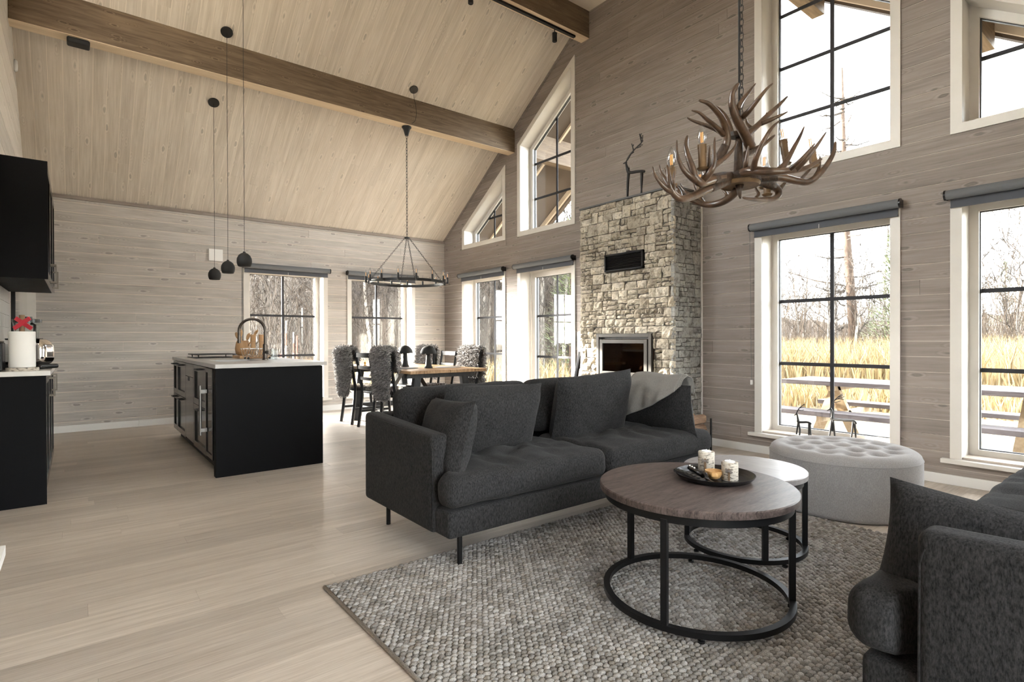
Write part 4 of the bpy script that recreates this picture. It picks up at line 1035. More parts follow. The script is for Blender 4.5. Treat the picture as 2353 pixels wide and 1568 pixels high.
s1 = make_sofa('sofa', 'charcoal fabric sofa facing the coffee tables with a grey throw'); s1.location = (-2.30, 2.415, .0)
s2 = copy_tree(s1); s2.location = (-.42, 2.605, .0); s2.rotation_euler = (0, 0, math.pi); s2['label'] = 'charcoal fabric sofa cut off by the right picture edge'
for s_, z in ((s1, .0), (s2, .0195)): s_.location.z = z
def cushion(label, c, w_, h_, t_, rz, lean, roll=0, seed=0.0):
    m_ = pillow(w_, h_, t_, seed)
    Mx = Matrix.Translation(c) @ Matrix.Rotation(rz, 4, 'Z') @ Matrix.Rotation(lean, 4, 'X') @ Matrix.Rotation(roll, 4, 'Y')
    put(m_, Mx); o = m_.build('cushion', 'charcoal_fabric', smooth=True, loc=c); return tag(o, label, 'cushion', 'loose charcoal sofa cushions')
D = math.radians
# pillow local front faces -y; rz turns it, lean > 0 tips the top towards +y
cushion('large charcoal cushion in the left half of the facing sofa', (-2.630, 1.915, .622), .70, .46, .24, D(90), D(15), D(2), 1.3)
cushion('large charcoal cushion in the middle of the facing sofa', (-2.620, 2.765, .632), .70, .50, .24, D(90), D(14), D(-3), 4.1)
cushion('charcoal cushion under the grey throw at the far armrest', (-2.475, 3.285, .615), .66, .37, .16, D(-4), D(12), D(1), 7.7)
cushion('small charcoal cushion leaning on the near armrest of the facing sofa', (-2.470, 1.510, .598), .50, .40, .18, D(172), D(16), D(3), 9.2)
cushion('charcoal cushion leaning on the near armrest of the right-hand sofa', (-.305, 1.735, .552), .50, .31, .15, D(182), D(9), D(-5), 2.2)
cushion('charcoal cushion at the far end of the right-hand sofa', (-.16, 3.30, .60), .50, .36, .16, D(-60), D(14), D(0), 5.5)
# folded throw over the far cushion
t = thing('throw_blanket', 'folded grey wool throw hanging over the far sofa cushion', 'blanket', (-2.45, 3.30, .84))
TP = [(y_ + .145, z_ - .017) for y_, z_ in [(3.275, .70), (3.268, .78), (3.235, .832), (3.18, .848), (3.125, .828), (3.075, .770), (3.045, .70), (3.030, .63), (3.025, .55)]]
TL = [0.0]
for p_, q_ in zip(TP, TP[1:]): TL.append(TL[-1] + math.hypot(q_[0] - p_[0], q_[1] - p_[1]))
def on_profile(s_):
    s_ = max(0, min(TL[-1] - 1e-6, s_)); i = max(k for k in range(len(TL) - 1) if TL[k] <= s_); f = (s_ - TL[i]) / (TL[i + 1] - TL[i])
    return (TP[i][0] + (TP[i+1][0] - TP[i][0]) * f, TP[i][1] + (TP[i+1][1] - TP[i][1]) * f)
for k in range(4):
    def f(a, b, k=k):
        x = -2.640 + .395 * a + .006 * k; end = TL[-1] - .205 * a ** 1.3 - .012 * k; y, z = on_profile(.02 + (end - .02) * b)
        fold = .010 * math.sin(a * 9 + 1.2) * min(1, b * 1.4) + .006 * math.sin(a * 23 + b * 4)
        return Vector((x + .02 * (b - .5), y - .018 - .007 * (3 - k) - fold * (b > .35) * (b - .35) * 1.5, z + .012 + .004 * (3 - k) * (b < .6) + .006 * math.sin(a * 7)))
    MB().grid(f, 24, 30).build('folded_layer', 'throw_fabric', t, True, world=True)
for o in t.children:
    sd = o.modifiers.new('thick', 'SOLIDIFY'); sd.thickness = .005
# ================================================================ rug
RX0, RX1, RY0, RY1 = -2.43, -0.18, 0.862, 3.545
rug = thing('woven_rug', 'large grey woven wool rug under the coffee tables', 'rug', ((RX0 + RX1) / 2, (RY0 + RY1) / 2, 0))
MB().box((RX0, RY0, .0), (RX1, RY1, .006)).build('rug_backing', 'rug_base', rug, world=True)
rr = np.random.default_rng(4); du, dv = .027, .0195
nu, nv = int((RX1 - RX0) / dv), int((RY1 - RY0) / du)
th_ = np.linspace(0, 2 * np.pi, 8, endpoint=False); ring = []
for zf, rf2 in ((0.0, 1.0), (.55, .92), (.9, .55)): ring.append(np.stack([np.cos(th_) * rf2, np.sin(th_) * rf2, np.full(8, zf)], 1))
base = np.concatenate(ring + [np.array([[0, 0, 1.0]])]); nb = len(base)
bf = []
for j in range(2):
    for i in range(8): bf.append((j*8 + i, j*8 + (i+1) % 8, (j+1)*8 + (i+1) % 8, (j+1)*8 + i))
bt = [(16 + i, 16 + (i+1) % 8, 24) for i in range(8)]
I, J = np.meshgrid(np.arange(nu), np.arange(nv), indexing='ij'); I = I.ravel(); J = J.ravel(); n_ = len(I)
cx = RX0 + dv * (I + .5) + rr.normal(0, .0006, n_); cyy = RY0 + du * (J + .5 + .5 * (I % 2)) + rr.normal(0, .0008, n_)
ang = np.where(I % 2 == 0, .35, -.35) + rr.normal(0, .08, n_)
ly = du * .60 * rr.uniform(.9, 1.15, n_); lx = dv * .60 * rr.uniform(.9, 1.15, n_); hz = rr.uniform(.0095, .0145, n_)
bx_ = base[None, :, 0] * lx[:, None]; by_ = base[None, :, 1] * ly[:, None]
X_ = bx_ * np.cos(ang)[:, None] - by_ * np.sin(ang)[:, None] + cx[:, None]; Y_ = bx_ * np.sin(ang)[:, None] + by_ * np.cos(ang)[:, None] + cyy[:, None]; Z_ = .004 + base[None, :, 2] * hz[:, None]
V = np.stack([X_, Y_, Z_], 2).reshape(-1, 3) - np.array(rug.location)
off = (np.arange(n_) * nb)
F4 = (np.array(bf)[None] + off[:, None, None]).reshape(-1, 4); F3 = (np.array(bt)[None] + off[:, None, None]).reshape(-1, 3)
me = bpy.data.meshes.new('rug_loops'); nl = F4.size + F3.size
me.vertices.add(len(V)); me.vertices.foreach_set('co', V.ravel()); me.loops.add(nl); me.loops.foreach_set('vertex_index', np.concatenate([F4.ravel(), F3.ravel()]))
me.polygons.add(len(F4) + len(F3)); me.polygons.foreach_set('loop_start', np.concatenate([np.arange(len(F4)) * 4, F4.size + np.arange(len(F3)) * 3]))
me.polygons.foreach_set('use_smooth', np.ones(len(F4) + len(F3), bool)); me.update(calc_edges=True); me.materials.append(M['rug_yarn'])
o = bpy.data.objects.new('rug_loops', me); COL.objects.link(o); o.parent = rug; o['kind'] = 'stuff'
MB().tube([(RX0 - .004, RY0 - .002, .007), (RX1, RY0 - .002, .007)], .008, 8).build('rug_binding', 'rug_yarn', rug, True, world=True)
# ================================================================ coffee tables
def coffee(label, c, zt, R, Rr, top, legs, z0=.0195, group='pair of round coffee tables'):
    t = thing('coffee_table', label, 'table', (c[0], c[1], z0), group=group)
    MB().lathe([(R - .012, zt - .030), (R - .002, zt - .028), (R, zt - .020), (R, zt - .004), (R - .004, zt), (0, zt)], (c[0], c[1], 0), 72).build('table_top', top, t, True, world=True, auto=30)
    MB().lathe([(R - .045, zt - .062), (R - .022, zt - .062), (R - .022, zt - .031), (R - .045, zt - .031), (R - .045, zt - .062)], (c[0], c[1], 0), 72).build('top_ring', 'black_metal', t, True, world=True, auto=30)
    zr = z0 + .028
    MB().lathe([(Rr - .026, zr - .011), (Rr, zr - .011), (Rr, zr + .011), (Rr - .026, zr + .011), (Rr - .026, zr - .011)], (c[0], c[1], 0), 72).build('floor_ring', 'black_metal', t, True, world=True, auto=30)
    for a in legs:
        p = (c[0] + (Rr - .013) * math.cos(a), c[1] + (Rr - .013) * math.sin(a))
        mm = Matrix.Translation((p[0], p[1], 0)) @ Matrix.Rotation(a, 4, 'Z')
        MB().box((-.012, -.012, zr), (.012, .012, zt - .05), mm).build('leg', 'black_metal', t, world=True, bevel=.001)
    for k in range(4):
        a = legs[0] + .35 + k * math.pi / 2; p = (c[0] + (Rr - .013) * math.cos(a), c[1] + (Rr - .013) * math.sin(a))
        MB().lathe([(.013, z0), (.013, z0 + .008), (.005, z0 + .010), (.005, z0 + .018)], (p[0], p[1], 0), 12).build('foot', 'black_plastic', t, world=True)
    return t
C1 = (-1.340, 2.045)
def ang_to(p, c): return math.atan2(p[1] - c[1], p[0] - c[0])
coffee('taller round coffee table with dark brown wood top and black ring base', C1, .497, .397, .382, 'walnut_top', [ang_to((-1.239, 1.699), C1), ang_to((-1.669, 2.07), C1) + .0, ang_to((-1.069, 2.266), C1) - .1])
C2 = (-1.510, 2.745)
coffee('lower round coffee table with pale wood top behind the dark one', C2, .432, .302, .300, 'ash_top', [ang_to((-1.20, 2.60), C2) - .3, ang_to((-1.20, 2.60), C2) - 2.0, ang_to((-1.2, 2.6), C2) + 1.0, ang_to((-1.2, 2.6), C2) + 2.7])
TZ = .497
tc = (-1.330, 2.175)
t = thing('serving_tray', 'round black tray on the dark coffee table', 'tray', (tc[0], tc[1], TZ))
MB().lathe([(.0, .0), (.125, .0), (.150, .006), (.163, .020), (.166, .026), (.161, .026), (.148, .012), (.125, .006), (0, .006)], (0, 0, 0), 48).build('tray_body', 'black_plastic', t, True, auto=50)
tz = TZ + .0065
for k, (px0, py0, hh, rad, lb) in enumerate(((1623, 1082, .088, .036, 'taller birch tealight holder with grey twig cross on the tray'), (1677, 1103, .077, .034, 'shorter birch tealight holder with grey twig cross on the tray'))):
    p = px_z(px0, py0, tz); t = thing('tealight_holder', lb, 'candle holder', (p.x, p.y, tz), group='birch tealight holders on the tray')
    MB().lathe([(rad - .002, 0), (rad, .003), (rad, hh - .003), (rad - .002, hh), (.022, hh), (.022, hh - .012), (0, hh - .012)], (0, 0, 0), 28).build('birch_log', 'birch_bark', t, True, auto=40)
    MB().lathe([(.0205, hh - .012), (.021, hh + .004), (.0195, hh + .004), (.019, hh + .001), (0, hh + .001)], (0, 0, 0), 20).build('tealight', 'white_wax', t, True, auto=40)
    MB().tube([(0, 0, hh), (0, 0, hh + .010)], .0012, 5).build('wick', 'white_wax', t)
    n_ = Vector((.42, -.9, 0)).normalized(); s_ = Vector((.9, .42, 0)); c_ = n_ * (rad + .003) + Vector((0, 0, hh * .60))
    for sg in (1, -1):
        v_ = (s_ * .9 + Vector((0, 0, -.45 * sg))).normalized(); MB().bar(c_ - v_ * .016 + n_ * (.004 * (sg > 0)), c_ + v_ * .016 + n_ * (.004 * (sg > 0)), .005, .007).build('twig_arm', 'grey_twig', t)
    MB().bar(n_ * (rad + .001) + Vector((0, 0, .004)), n_ * (rad + .001) + Vector((0, 0, hh * .7)), .009, .004, up=tuple(n_)).build('twig_post', 'post_brown', t)
p = px_z(1640, 1101, tz); t = thing('wooden_cup', 'carved pale wooden cup with handle on the tray', 'cup', (p.x, p.y, tz + .001), D(-55))
MB().lathe([(.014, .0), (.026, .006), (.035, .024), (.036, .036), (.033, .036), (.030, .022), (.018, .010), (0, .008)], (0, 0, 0), 24).build('cup_bowl', 'cup_birch', t, True, auto=60)
MB().rbox((.047, 0, .026), (.034, .026, .013), .006, 3).build('cup_handle', 'cup_birch', t, True)
a_, b_ = px_z(1553, 1083, tz + .02), px_z(1616, 1107, tz + .012); cen = (a_ + b_) / 2
t = thing('remote_control', 'black remote control resting across the tray rim', 'remote', (cen.x, cen.y, tz + .012))
up_ = (0, 0, 1)
MB().bar(a_ + Vector((0, 0, .006)), b_, .030, .013).build('remote_body', 'black_plastic', t, world=True, bevel=.003)
dv_ = (b_ - a_).normalized()
for k in range(5): q = a_ + (b_ - a_) * (.15 + .16 * k) + Vector((0, 0, .0118)); MB().bar(q, q + dv_ * .010, .016, .003).build('button', 'grey_metal', t, world=True)
a_, b_ = px_z(1583, 1075, tz + .022), px_z(1616, 1092, tz + .018); cen = (a_ + b_) / 2
t = thing('bottle_opener', 'black corkscrew with ring handle lying on the tray', 'opener', (cen.x, cen.y, tz + .01))
MB().tube([a_, a_ + (b_ - a_) * .25, a_ + (b_ - a_) * .5, b_], [.008, .012, .010, .014], 10).build('opener_body', 'black_plastic', t, True, world=True)
q0 = b_; q1 = px_z(1626, 1103, tz + .010); MB().tube(catmull([tuple(q0), tuple((q0 + q1) / 2 + Vector((0, 0, .012))), tuple(q1)], 5), .009, 10).build('opener_lever', 'black_plastic', t, True, world=True)
for k in range(3): q = a_ + (b_ - a_) * (.06 + .16 * k) + Vector((0, 0, .010)); MB().sphere(q, .0055, 8, 6).build('metal_stud', 'chrome', t, True, world=True)
a_, b_ = px_z(1620, 1098, tz + .016), px_z(1641, 1110, tz + .012)
MBx = MB().bar(a_, b_, .010, .005); tag(MBx.build('lighter', 'dark_steel', bevel=.001, loc=tuple((a_ + b_) / 2)), 'thin dark lighter lying in front of the wooden cup', 'lighter')
# ================================================================ ottoman
OC, OR_, OH = (-1.505, 3.985), .437, .395
t = thing('ottoman', 'round light grey tufted ottoman in front of the window', 'ottoman', (OC[0], OC[1], .0))
MB().lathe([(.0, .004), (OR_ - .02, .004), (OR_ - .004, .012), (OR_, .03), (OR_, OH - .055), (OR_ + .001, OH - .05)], (0, 0, 0), 72).build('ottoman_body', 'ottoman_fabric', t, True, auto=60)
dots = [(0, 0)] + [(.155 * math.cos(k * math.pi / 3 + .3), .155 * math.sin(k * math.pi / 3 + .3)) for k in range(6)] + [(.29 * math.cos(k * math.pi / 6 + .05), .29 * math.sin(k * math.pi / 6 + .05)) for k in range(12)]
def otop(a, b):
    th = 2 * math.pi * a; rr_ = b
    edge = OR_ * math.sin(rr_ * math.pi / 2) if False else OR_ * rr_
    k = max(0, (rr_ - .84) / .16); z = OH - .05 * (1 - math.sqrt(max(0, 1 - k * k)))
    x, y = edge * math.cos(th), edge * math.sin(th); dp = 0
    for dx, dy in dots: d2 = (x - dx) ** 2 + (y - dy) ** 2; dp += .036 * math.exp(-d2 / .0016) + .010 * math.exp(-d2 / .0065)
    return Vector((x, y, z + .014 - .016 * rr_ ** 2 - dp))
MB().grid(otop, 120, 46, wrap_u=True).build('tufted_top', 'ottoman_fabric', t, True)
MB().lathe([(OR_ - .001, OH - .056), (OR_ + .003, OH - .053), (OR_ - .001, OH - .050)], (0, 0, 0), 72).build('seam_piping', 'ottoman_fabric', t, True)
for dx, dy in dots: MB().sphere((dx, dy, OH - .030), .010, 8, 6, (1, 1, .5)).build('button', 'ottoman_fabric', t, True)
# ================================================================ deer on the window sill
def sill_deer(label, px0, py0, sc, parts, y, k):
    zs = .198
    t = thing('deer_figure', label, 'figurine', (px_y(1840 + k * 70, 990, y).x, y, zs), group='iron deer on the window sill')
    for nm, pts, r0, r1 in parts:
        p = [px_y(px0 + u / sc, py0 + v / sc, y) for u, v in catmull(pts, 4)]
        if nm == 'leg':
            dzz = zs - p[-1].z; n = len(p); p = [q + Vector((0, 0, dzz * (i / (n - 1)))) for i, q in enumerate(p)]
            p = [q + Vector((0, .018 * (1 if pts[-1][0] % 2 else -1) * (i / (n - 1)), 0)) for i, q in enumerate(p)]
        n = len(p); MB().tube(p, [1.25 * (r0 + (r1 - r0) * i / (n - 1)) for i in range(n)], 7).build(nm, 'black_iron', t, True, world=True)
Sd = (1720, 820, 6.192)
sill_deer('smaller black iron deer on the window sill', *Sd, [
    ('body', [(704, 905), (715, 930), (770, 933), (830, 932), (872, 945), (890, 965)], .010, .007), ('neck', [(712, 935), (704, 890), (697, 850), (690, 812)], .009, .005), ('head', [(695, 808), (680, 818), (650, 834)], .0065, .003),
    ('leg', [(708, 935), (688, 1010), (665, 1101)], .007, .005), ('leg', [(716, 950), (738, 1020), (736, 1097)], .007, .005), ('leg', [(862, 945), (852, 1015), (847, 1091)], .007, .005), ('leg', [(874, 952), (886, 1020), (904, 1090)], .007, .005),
    ('antler', [(684, 806), (700, 770), (725, 730), (770, 695), (800, 672)], .004, .002), ('antler', [(725, 730), (765, 720), (815, 718)], .003, .002), ('antler', [(716, 755), (745, 765), (790, 758)], .003, .002), ('antler', [(755, 705), (780, 690), (805, 690)], .003, .002)], G + .05, 0)
sill_deer('larger black iron deer with wide antlers on the window sill', *Sd, [
    ('body', [(1186, 860), (1195, 888), (1260, 897), (1400, 908), (1480, 912), (1515, 930), (1530, 960)], .011, .007), ('neck', [(1192, 890), (1190, 830), (1186, 780), (1172, 740)], .010, .006), ('head', [(1180, 742), (1150, 752), (1116, 766)], .0075, .003),
    ('leg', [(1186, 885), (1170, 990), (1150, 1095)], .008, .005), ('leg', [(1200, 900), (1212, 990), (1221, 1096)], .008, .005), ('leg', [(1490, 915), (1478, 1010), (1456, 1111)], .008, .005), ('leg', [(1505, 925), (1516, 1010), (1511, 1114)], .008, .005),
    ('antler', [(1160, 740), (1185, 680), (1225, 620), (1290, 560), (1338, 530)], .004, .002), ('antler', [(1225, 620), (1290, 590), (1365, 568)], .003, .002), ('antler', [(1235, 605), (1300, 602), (1360, 610)], .003, .002), ('antler', [(1210, 650), (1260, 645), (1310, 630)], .003, .002), ('antler', [(1265, 580), (1320, 560), (1340, 545)], .003, .002)], G + .05, 1)
# ================================================================ firewood stand
t = thing('firewood_rack', 'low black metal firewood rack right of the fireplace', 'rack', (-3.12, 4.66, 0))
for x in (-3.27, -2.985):
    for y in (4.50, 4.82): MB().bar((x, y, 0), (x, y, .33), .014).build('rack_upright', 'black_metal', t, world=True)
    MB().bar((x, 4.50, .06), (x, 4.82, .06), .014).build('rack_bar', 'black_metal', t, world=True)
for y in (4.50, 4.82): MB().bar((-3.27, y, .06), (-2.985, y, .06), .014).build('rack_bar', 'black_metal', t, world=True)
wn = ['at the bottom left', 'at the bottom right', 'in the middle row on the left', 'in the middle row on the right', 'on top at the left', 'on top at the right']
for k, (x, z) in enumerate(((-3.19, .122), (-3.07, .122), (-3.185, .222), (-3.065, .222), (-3.19, .318), (-3.07, .316))):
    r_ = .044 + .002 * (k % 3)
    t = thing('fire_log', 'split firewood log lying %s in the black rack' % wn[k], 'log', (x, 4.66, z), group='firewood logs in the rack')
    pts = [(r_ * math.cos(a) * (1 + .10 * math.sin(3 * a + k)), r_ * math.sin(a) * (1 + .08 * math.cos(2 * a + k))) for a in [2 * math.pi * i / 9 for i in range(9)]]
    MB().prism(pts, lambda u, v, d: (u, d, v), -.15, .15).build('bark', 'log_bark', t); MB().prism([(u * .9, v * .9) for u, v in pts], lambda u, v, d: (u, d, v), -.153, -.1495).build('cut_end', 'log_end', t)
# ================================================================ dining table
TX0, TX1, TY0, TY1, DT = -7.50, -5.40, 2.865, 3.885, .752
t = thing('dining_table', 'long dining table with oak plank top on dark trestle legs', 'table', ((TX0 + TX1) / 2, (TY0 + TY1) / 2, 0))
for k in range(6):
    a = TY0 + (TY1 - TY0) * k / 6; b = TY0 + (TY1 - TY0) * (k + 1) / 6
    MB().box((TX0 + .012 * (k % 2), a + .0008, DT - .035), (TX1 - .010 * ((k + 1) % 2), b - .0008, DT)).build('top_plank', 'table_oak', t, world=True, bevel=.003)
for x in (TX0 + .28, TX1 - .22):
    for s_ in (-1, 1):
        yc = (TY0 + TY1) / 2
        MB().bar((x, yc + s_ * .40, 0), (x, yc + s_ * .32, DT - .09), .085, .065, up=(1, 0, 0)).build('leg', 'trestle_black', t, world=True, bevel=.003)
    MB().box((x - .035, yc - .46, DT - .095), (x + .035, yc + .46, DT - .036)).build('cross_rail', 'trestle_black', t, world=True, bevel=.003)
    MB().box((x - .03, yc - .36, .16), (x + .03, yc + .36, .23)).build('lower_rail', 'trestle_black', t, world=True, bevel=.003)
    s_ = 1 if x < -6.4 else -1
    MB().bar((x, yc, .19), (x + s_ * .62, yc, DT - .06), .06, .06).build('diagonal_brace', 'trestle_black', t, world=True, bevel=.003)
MB().box((TX0 + .3, yc - .03, DT - .085), (TX1 - .25, yc + .03, DT - .036)).build('long_rail', 'trestle_black', t, world=True)
# ================================================================ chairs (local: faces +y, origin between the feet)
def make_chair(label):
    t = thing('dining_chair', label, 'chair')
    def post(s_):
        return [(s_ * .185, -.235, 0), (s_ * .180, -.205, .22), (s_ * .175, -.185, .44), (s_ * .180, -.205, .60), (s_ * .185, -.265, .94)]
    for s_ in (-1, 1):
        p = post(s_); m_ = MB()
        pp = catmull(p, 3); m_.tube([Vector(q) for q in pp], .021, 4); m_.build('back_post', 'black_wood', t)
        MB().tube([(s_ * .185, .215, 0), (s_ * .165, .17, .43)], [.017, .022], 4).build('leg', 'black_wood', t)
        MB().bar((s_ * .18, -.20, .20), (s_ * .172, .19, .20), .018, .028).build('side_stretcher', 'black_wood', t)
    MB().bar((-.175, .0, .20), (.175, .0, .20), .018, .026).build('stretcher', 'black_wood', t)
    pl = []
    for k in range(28):
        a = 2 * math.pi * k / 28; c_, s_ = math.cos(a), math.sin(a); pl.append((.215 * math.copysign(abs(c_) ** .55, c_), .205 * math.copysign(abs(s_) ** .62, s_)))
    MB().prism(pl, lambda u, v, d: (u, v, d), .435, .462).build('seat', 'black_wood', t, bevel=.006)
    for z0, z1 in ((.88, .935), (.735, .775), (.60, .635)):
        def f(a, b):
            x = -.18 + .36 * a; yb = -.205 - .06 * ((z0 + z1) / 2 - .6) / .34 - .022 * (1 - (2 * a - 1) ** 2)
            an = 2 * math.pi * b; return Vector((x, yb + .009 * math.copysign(1, math.cos(an + .01)) * min(1, abs(math.cos(an)) * 1.6), (z0 + z1) / 2 + (z1 - z0) / 2 * math.copysign(1, math.sin(an + .01)) * min(1, abs(math.sin(an)) * 1.6)))
        MB().grid(f, 9, 9).build('back_slat', 'black_wood', t, True, auto=40)
    return t
wl_ = 'black wooden ladder-back chair '
ch0 = make_chair(wl_ + 'with sheepskin on the near table side, next to the back wall')
YN = 3.02; YF = 3.78
ch0.location = (-7.03, YN, 0)
dup(ch0, (-6.45, YN, 0), D(2), wl_ + 'with bare slats on the near table side between two sheepskin chairs')
dup(ch0, (-5.87, YN, 0), D(-2), wl_ + 'with sheepskin on the near table side, closest to the sofa')
dup(ch0, (-7.06, YF, 0), D(181), wl_ + 'with sheepskin on the window side, next to the back wall')
dup(ch0, (-6.50, YF, 0), D(180), wl_ + 'with bare sunlit slats on the window side of the table')
dup(ch0, (-5.93, YF, 0), D(178), wl_ + 'with sheepskin on the window side, closest to the fireplace')
dup(ch0, (-5.03, 4.73, 0), D(136), wl_ + 'standing alone between terrace door and fireplace')
for o in [o for o in bpy.data.objects if o.get('category') == 'chair']: o['group'] = 'black dining chairs'
# ================================================================ sheepskins: skin sheet + wool locks
rw = random.Random(9)
def locks(surf, n, length, r, nseg=3, droop=.5, curl=.35):
    """tapered curly wool locks growing from random points of surf(a, b) -> (point, normal)"""
    m_ = MB()
    for _ in range(n):
        p, nr = surf(rw.random(), rw.random()); L = length * rw.uniform(.6, 1.2)
        d = (nr + Vector((rw.uniform(-1, 1), rw.uniform(-1, 1), rw.uniform(-1, .6))) * .55).normalized(); pts = [p - nr * .004]; q = p.copy()
        for k in range(nseg):
            d = (d + Vector((rw.uniform(-1, 1), rw.uniform(-1, 1), rw.uniform(-1, 1))) * curl + Vector((0, 0, -droop * .3))).normalized(); q = q + d * (L / nseg); pts.append(q.copy())
        m_.tube(pts, [r, r * 1.15, r, r * .8, r * .35][:nseg + 1], 4, cap=False)
    return m_
def sheepskin_back(chair, label, w_=.40, front=.20, back=.52, n=2300, taper=.35, yb=-.245):
    """hide folded over the chair back: hangs long behind, short in front"""
    Mx = Matrix.Translation(chair.location) @ Matrix.Rotation(chair.rotation_euler.z, 4, 'Z')
    t = thing('sheepskin', label, 'sheepskin', tuple(Mx @ Vector((0, yb, .95))), group='grey sheepskins on the chairs')
    R_ = .045
    def surf0(a, b, off=0.0):
        s_ = -front + (front + back) * b; wd = w_ * (1 - taper * max(0, (s_ - .12) / (back - .12)) ** 1.6 if s_ > .12 else 1.0)
        edge = .018 * math.sin(b * 21) ; u = (a - .5) * (wd + edge)
        if abs(s_) < R_ * 1.5: an = s_ / R_; y, z = yb - R_ * math.sin(an), .945 + R_ * math.cos(an) - .01; nr = Vector((0, -math.sin(an), math.cos(an)))
        elif s_ > 0: rem = s_ - R_ * 1.5; y, z = yb - R_ + rem * .07, .935 - rem; nr = Vector((0, -1, .05))
        else: rem = -s_ - R_ * 1.5; y, z = yb + R_ + rem * .10, .935 - rem; nr = Vector((0, 1, .05))
        y -= .02 * math.cos(u * 9) * (1 if s_ > 0 else -1)
        p = Vector((u, y, z)) + nr * off; return Mx @ p, (Mx.to_3x3() @ nr)
    g = MB().grid(lambda a, b: surf0(a, b)[0], 14, 28); o = g.build('hide', 'wool_skin', t, True, world=True)
    locks(surf0, int(n * 1.9), .062, .0058, nseg=4, curl=.6).build('wool', 'grey_wool', t, True, world=True, kind='stuff')
    return t
def chair_at(x, y): return min([o for o in bpy.data.objects if o.get('category') == 'chair'], key=lambda o: (o.location.x - x) ** 2 + (o.location.y - y) ** 2)
sheepskin_back(chair_at(-7.03, YN), 'grey curly sheepskin hanging over the chair next to the island', .56, .16, .62, n=3000, taper=.55)
sheepskin_back(chair_at(-5.87, YN), 'grey curly sheepskin hanging over the near-side chair closest to the sofa', .50, .26, .58, n=3000, taper=.30)
sheepskin_back(chair_at(-7.06, YF), 'grey curly sheepskin over the window-side chair by the back wall', .42, .30, .45, n=1500, taper=.2)
sheepskin_back(chair_at(-5.93, YF), 'sunlit grey sheepskin over the window-side chair closest to the fireplace', .46, .36, .50, n=2300, taper=.1)
for x, y, lb, mt in ((-7.03, YN, 'pale sheepskin seat pad on the chair next to the island', 'pale_wool'), (-6.45, YN, 'grey sheepskin seat pad on the bare-slatted near-side chair', 'grey_wool'), (-5.87, YN, 'grey sheepskin seat pad on the near-side chair closest to the sofa', 'grey_wool'),
                     (-6.50, YF, 'sheepskin seat pad on the bare-slatted window-side chair', 'grey_wool')):
    t = thing('seat_pad', lb, 'seat pad', (x, y, .463), group='sheepskin seat pads')
    MB().lathe([(.0, 0), (.17, 0), (.18, .006), (.17, .012), (0, .014)], (0, 0, 0), 20).build('pad', 'wool_skin', t, True)
    def sf(a, b): r_ = .185 * math.sqrt(b); an = 2 * math.pi * a; return Vector((r_ * math.cos(an), r_ * math.sin(an), .012)), Vector((math.cos(an) * (b ** 4), math.sin(an) * b ** 4, 1)).normalized()
    locks(sf, 700, .03, .005).build('wool', mt, t, True, kind='stuff')
# ================================================================ table things
for k, (x, y, lb) in enumerate(((-5.85, 3.34, 'black mushroom table lamp nearest the fireplace end of the table'), (-6.32, 3.27, 'black mushroom table lamp in the middle of the table'), (-6.95, 3.30, 'black mushroom table lamp at the back-wall end of the table'))):
    if k == 0:
        lamp0 = thing('table_lamp', lb, 'lamp', (x, y, DT), group='black mushroom lamps on the dining table')
        MB().lathe([(.052, 0), (.052, .008), (.040, .03), (.030, .10), (.026, .175), (.010, .185)], (0, 0, 0), 24).build('lamp_base', 'black_matt', lamp0, True, auto=40)
        MB().lathe([(.095, .175), (.097, .180), (.093, .205), (.078, .238), (.050, .262), (.015, .272), (0, .273), ], (0, 0, 0), 28).build('lamp_shade', 'black_matt', lamp0, True, auto=60)
    else: dup(lamp0, (x, y, DT), 0, lb)
t = thing('brass_ornament', 'tiny brass bell-shaped ornament on the dining table', 'ornament', (-6.98, 3.02, DT)); MB().lathe([(.022, 0), (.022, .004), (.008, .014), (.018, .03), (.018, .042), (.006, .055), (.008, .062), (0, .068)], (0, 0, 0), 16).build('ornament_body', 'brass', t, True)
for x, y, lb in ((-6.0, 3.10, 'dark round placemat on the near table side'), (-5.9, 3.65, 'dark round placemat on the window table side')):
    tag(MB().lathe([(.0, 0), (.16, 0), (.165, .002), (.16, .004), (0, .004)], (x, y, DT + .0005), 32).build('placemat', 'wool_skin', loc=(x, y, DT)), lb, 'placemat')
# vases with twigs on the floor by the corner window
for k, (x, y, lb) in enumerate(((-7.02, 4.86, 'pale ceramic vase with three dry twigs on the floor by the corner window'), (-6.80, 4.95, 'small round vase on the floor by the corner window'))):
    t = thing('floor_vase', lb, 'vase', (x, y, 0)); s_ = 1 if k == 0 else .8
    MB().lathe([(.06 * s_, 0), (.09 * s_, .06 * s_), (.10 * s_, .16 * s_), (.07 * s_, .28 * s_), (.035 * s_, .36 * s_), (.045 * s_, .42 * s_), (.038 * s_, .42 * s_), (.028 * s_, .36 * s_), (0, .30 * s_)], (0, 0, 0), 24).build('vase_body', 'clear_glass' if k else 'tile_white', t, True, auto=60)
    for q in range(3 if k == 0 else 2): MB().tube([(0, 0, .3 * s_), (.05 * (q - 1), .03 * q, .6 * s_), (.12 * (q - 1), .05 * q - .05, .82 * s_)], [.005, .004, .002], 5).build('twig', 'post_brown', t, True)
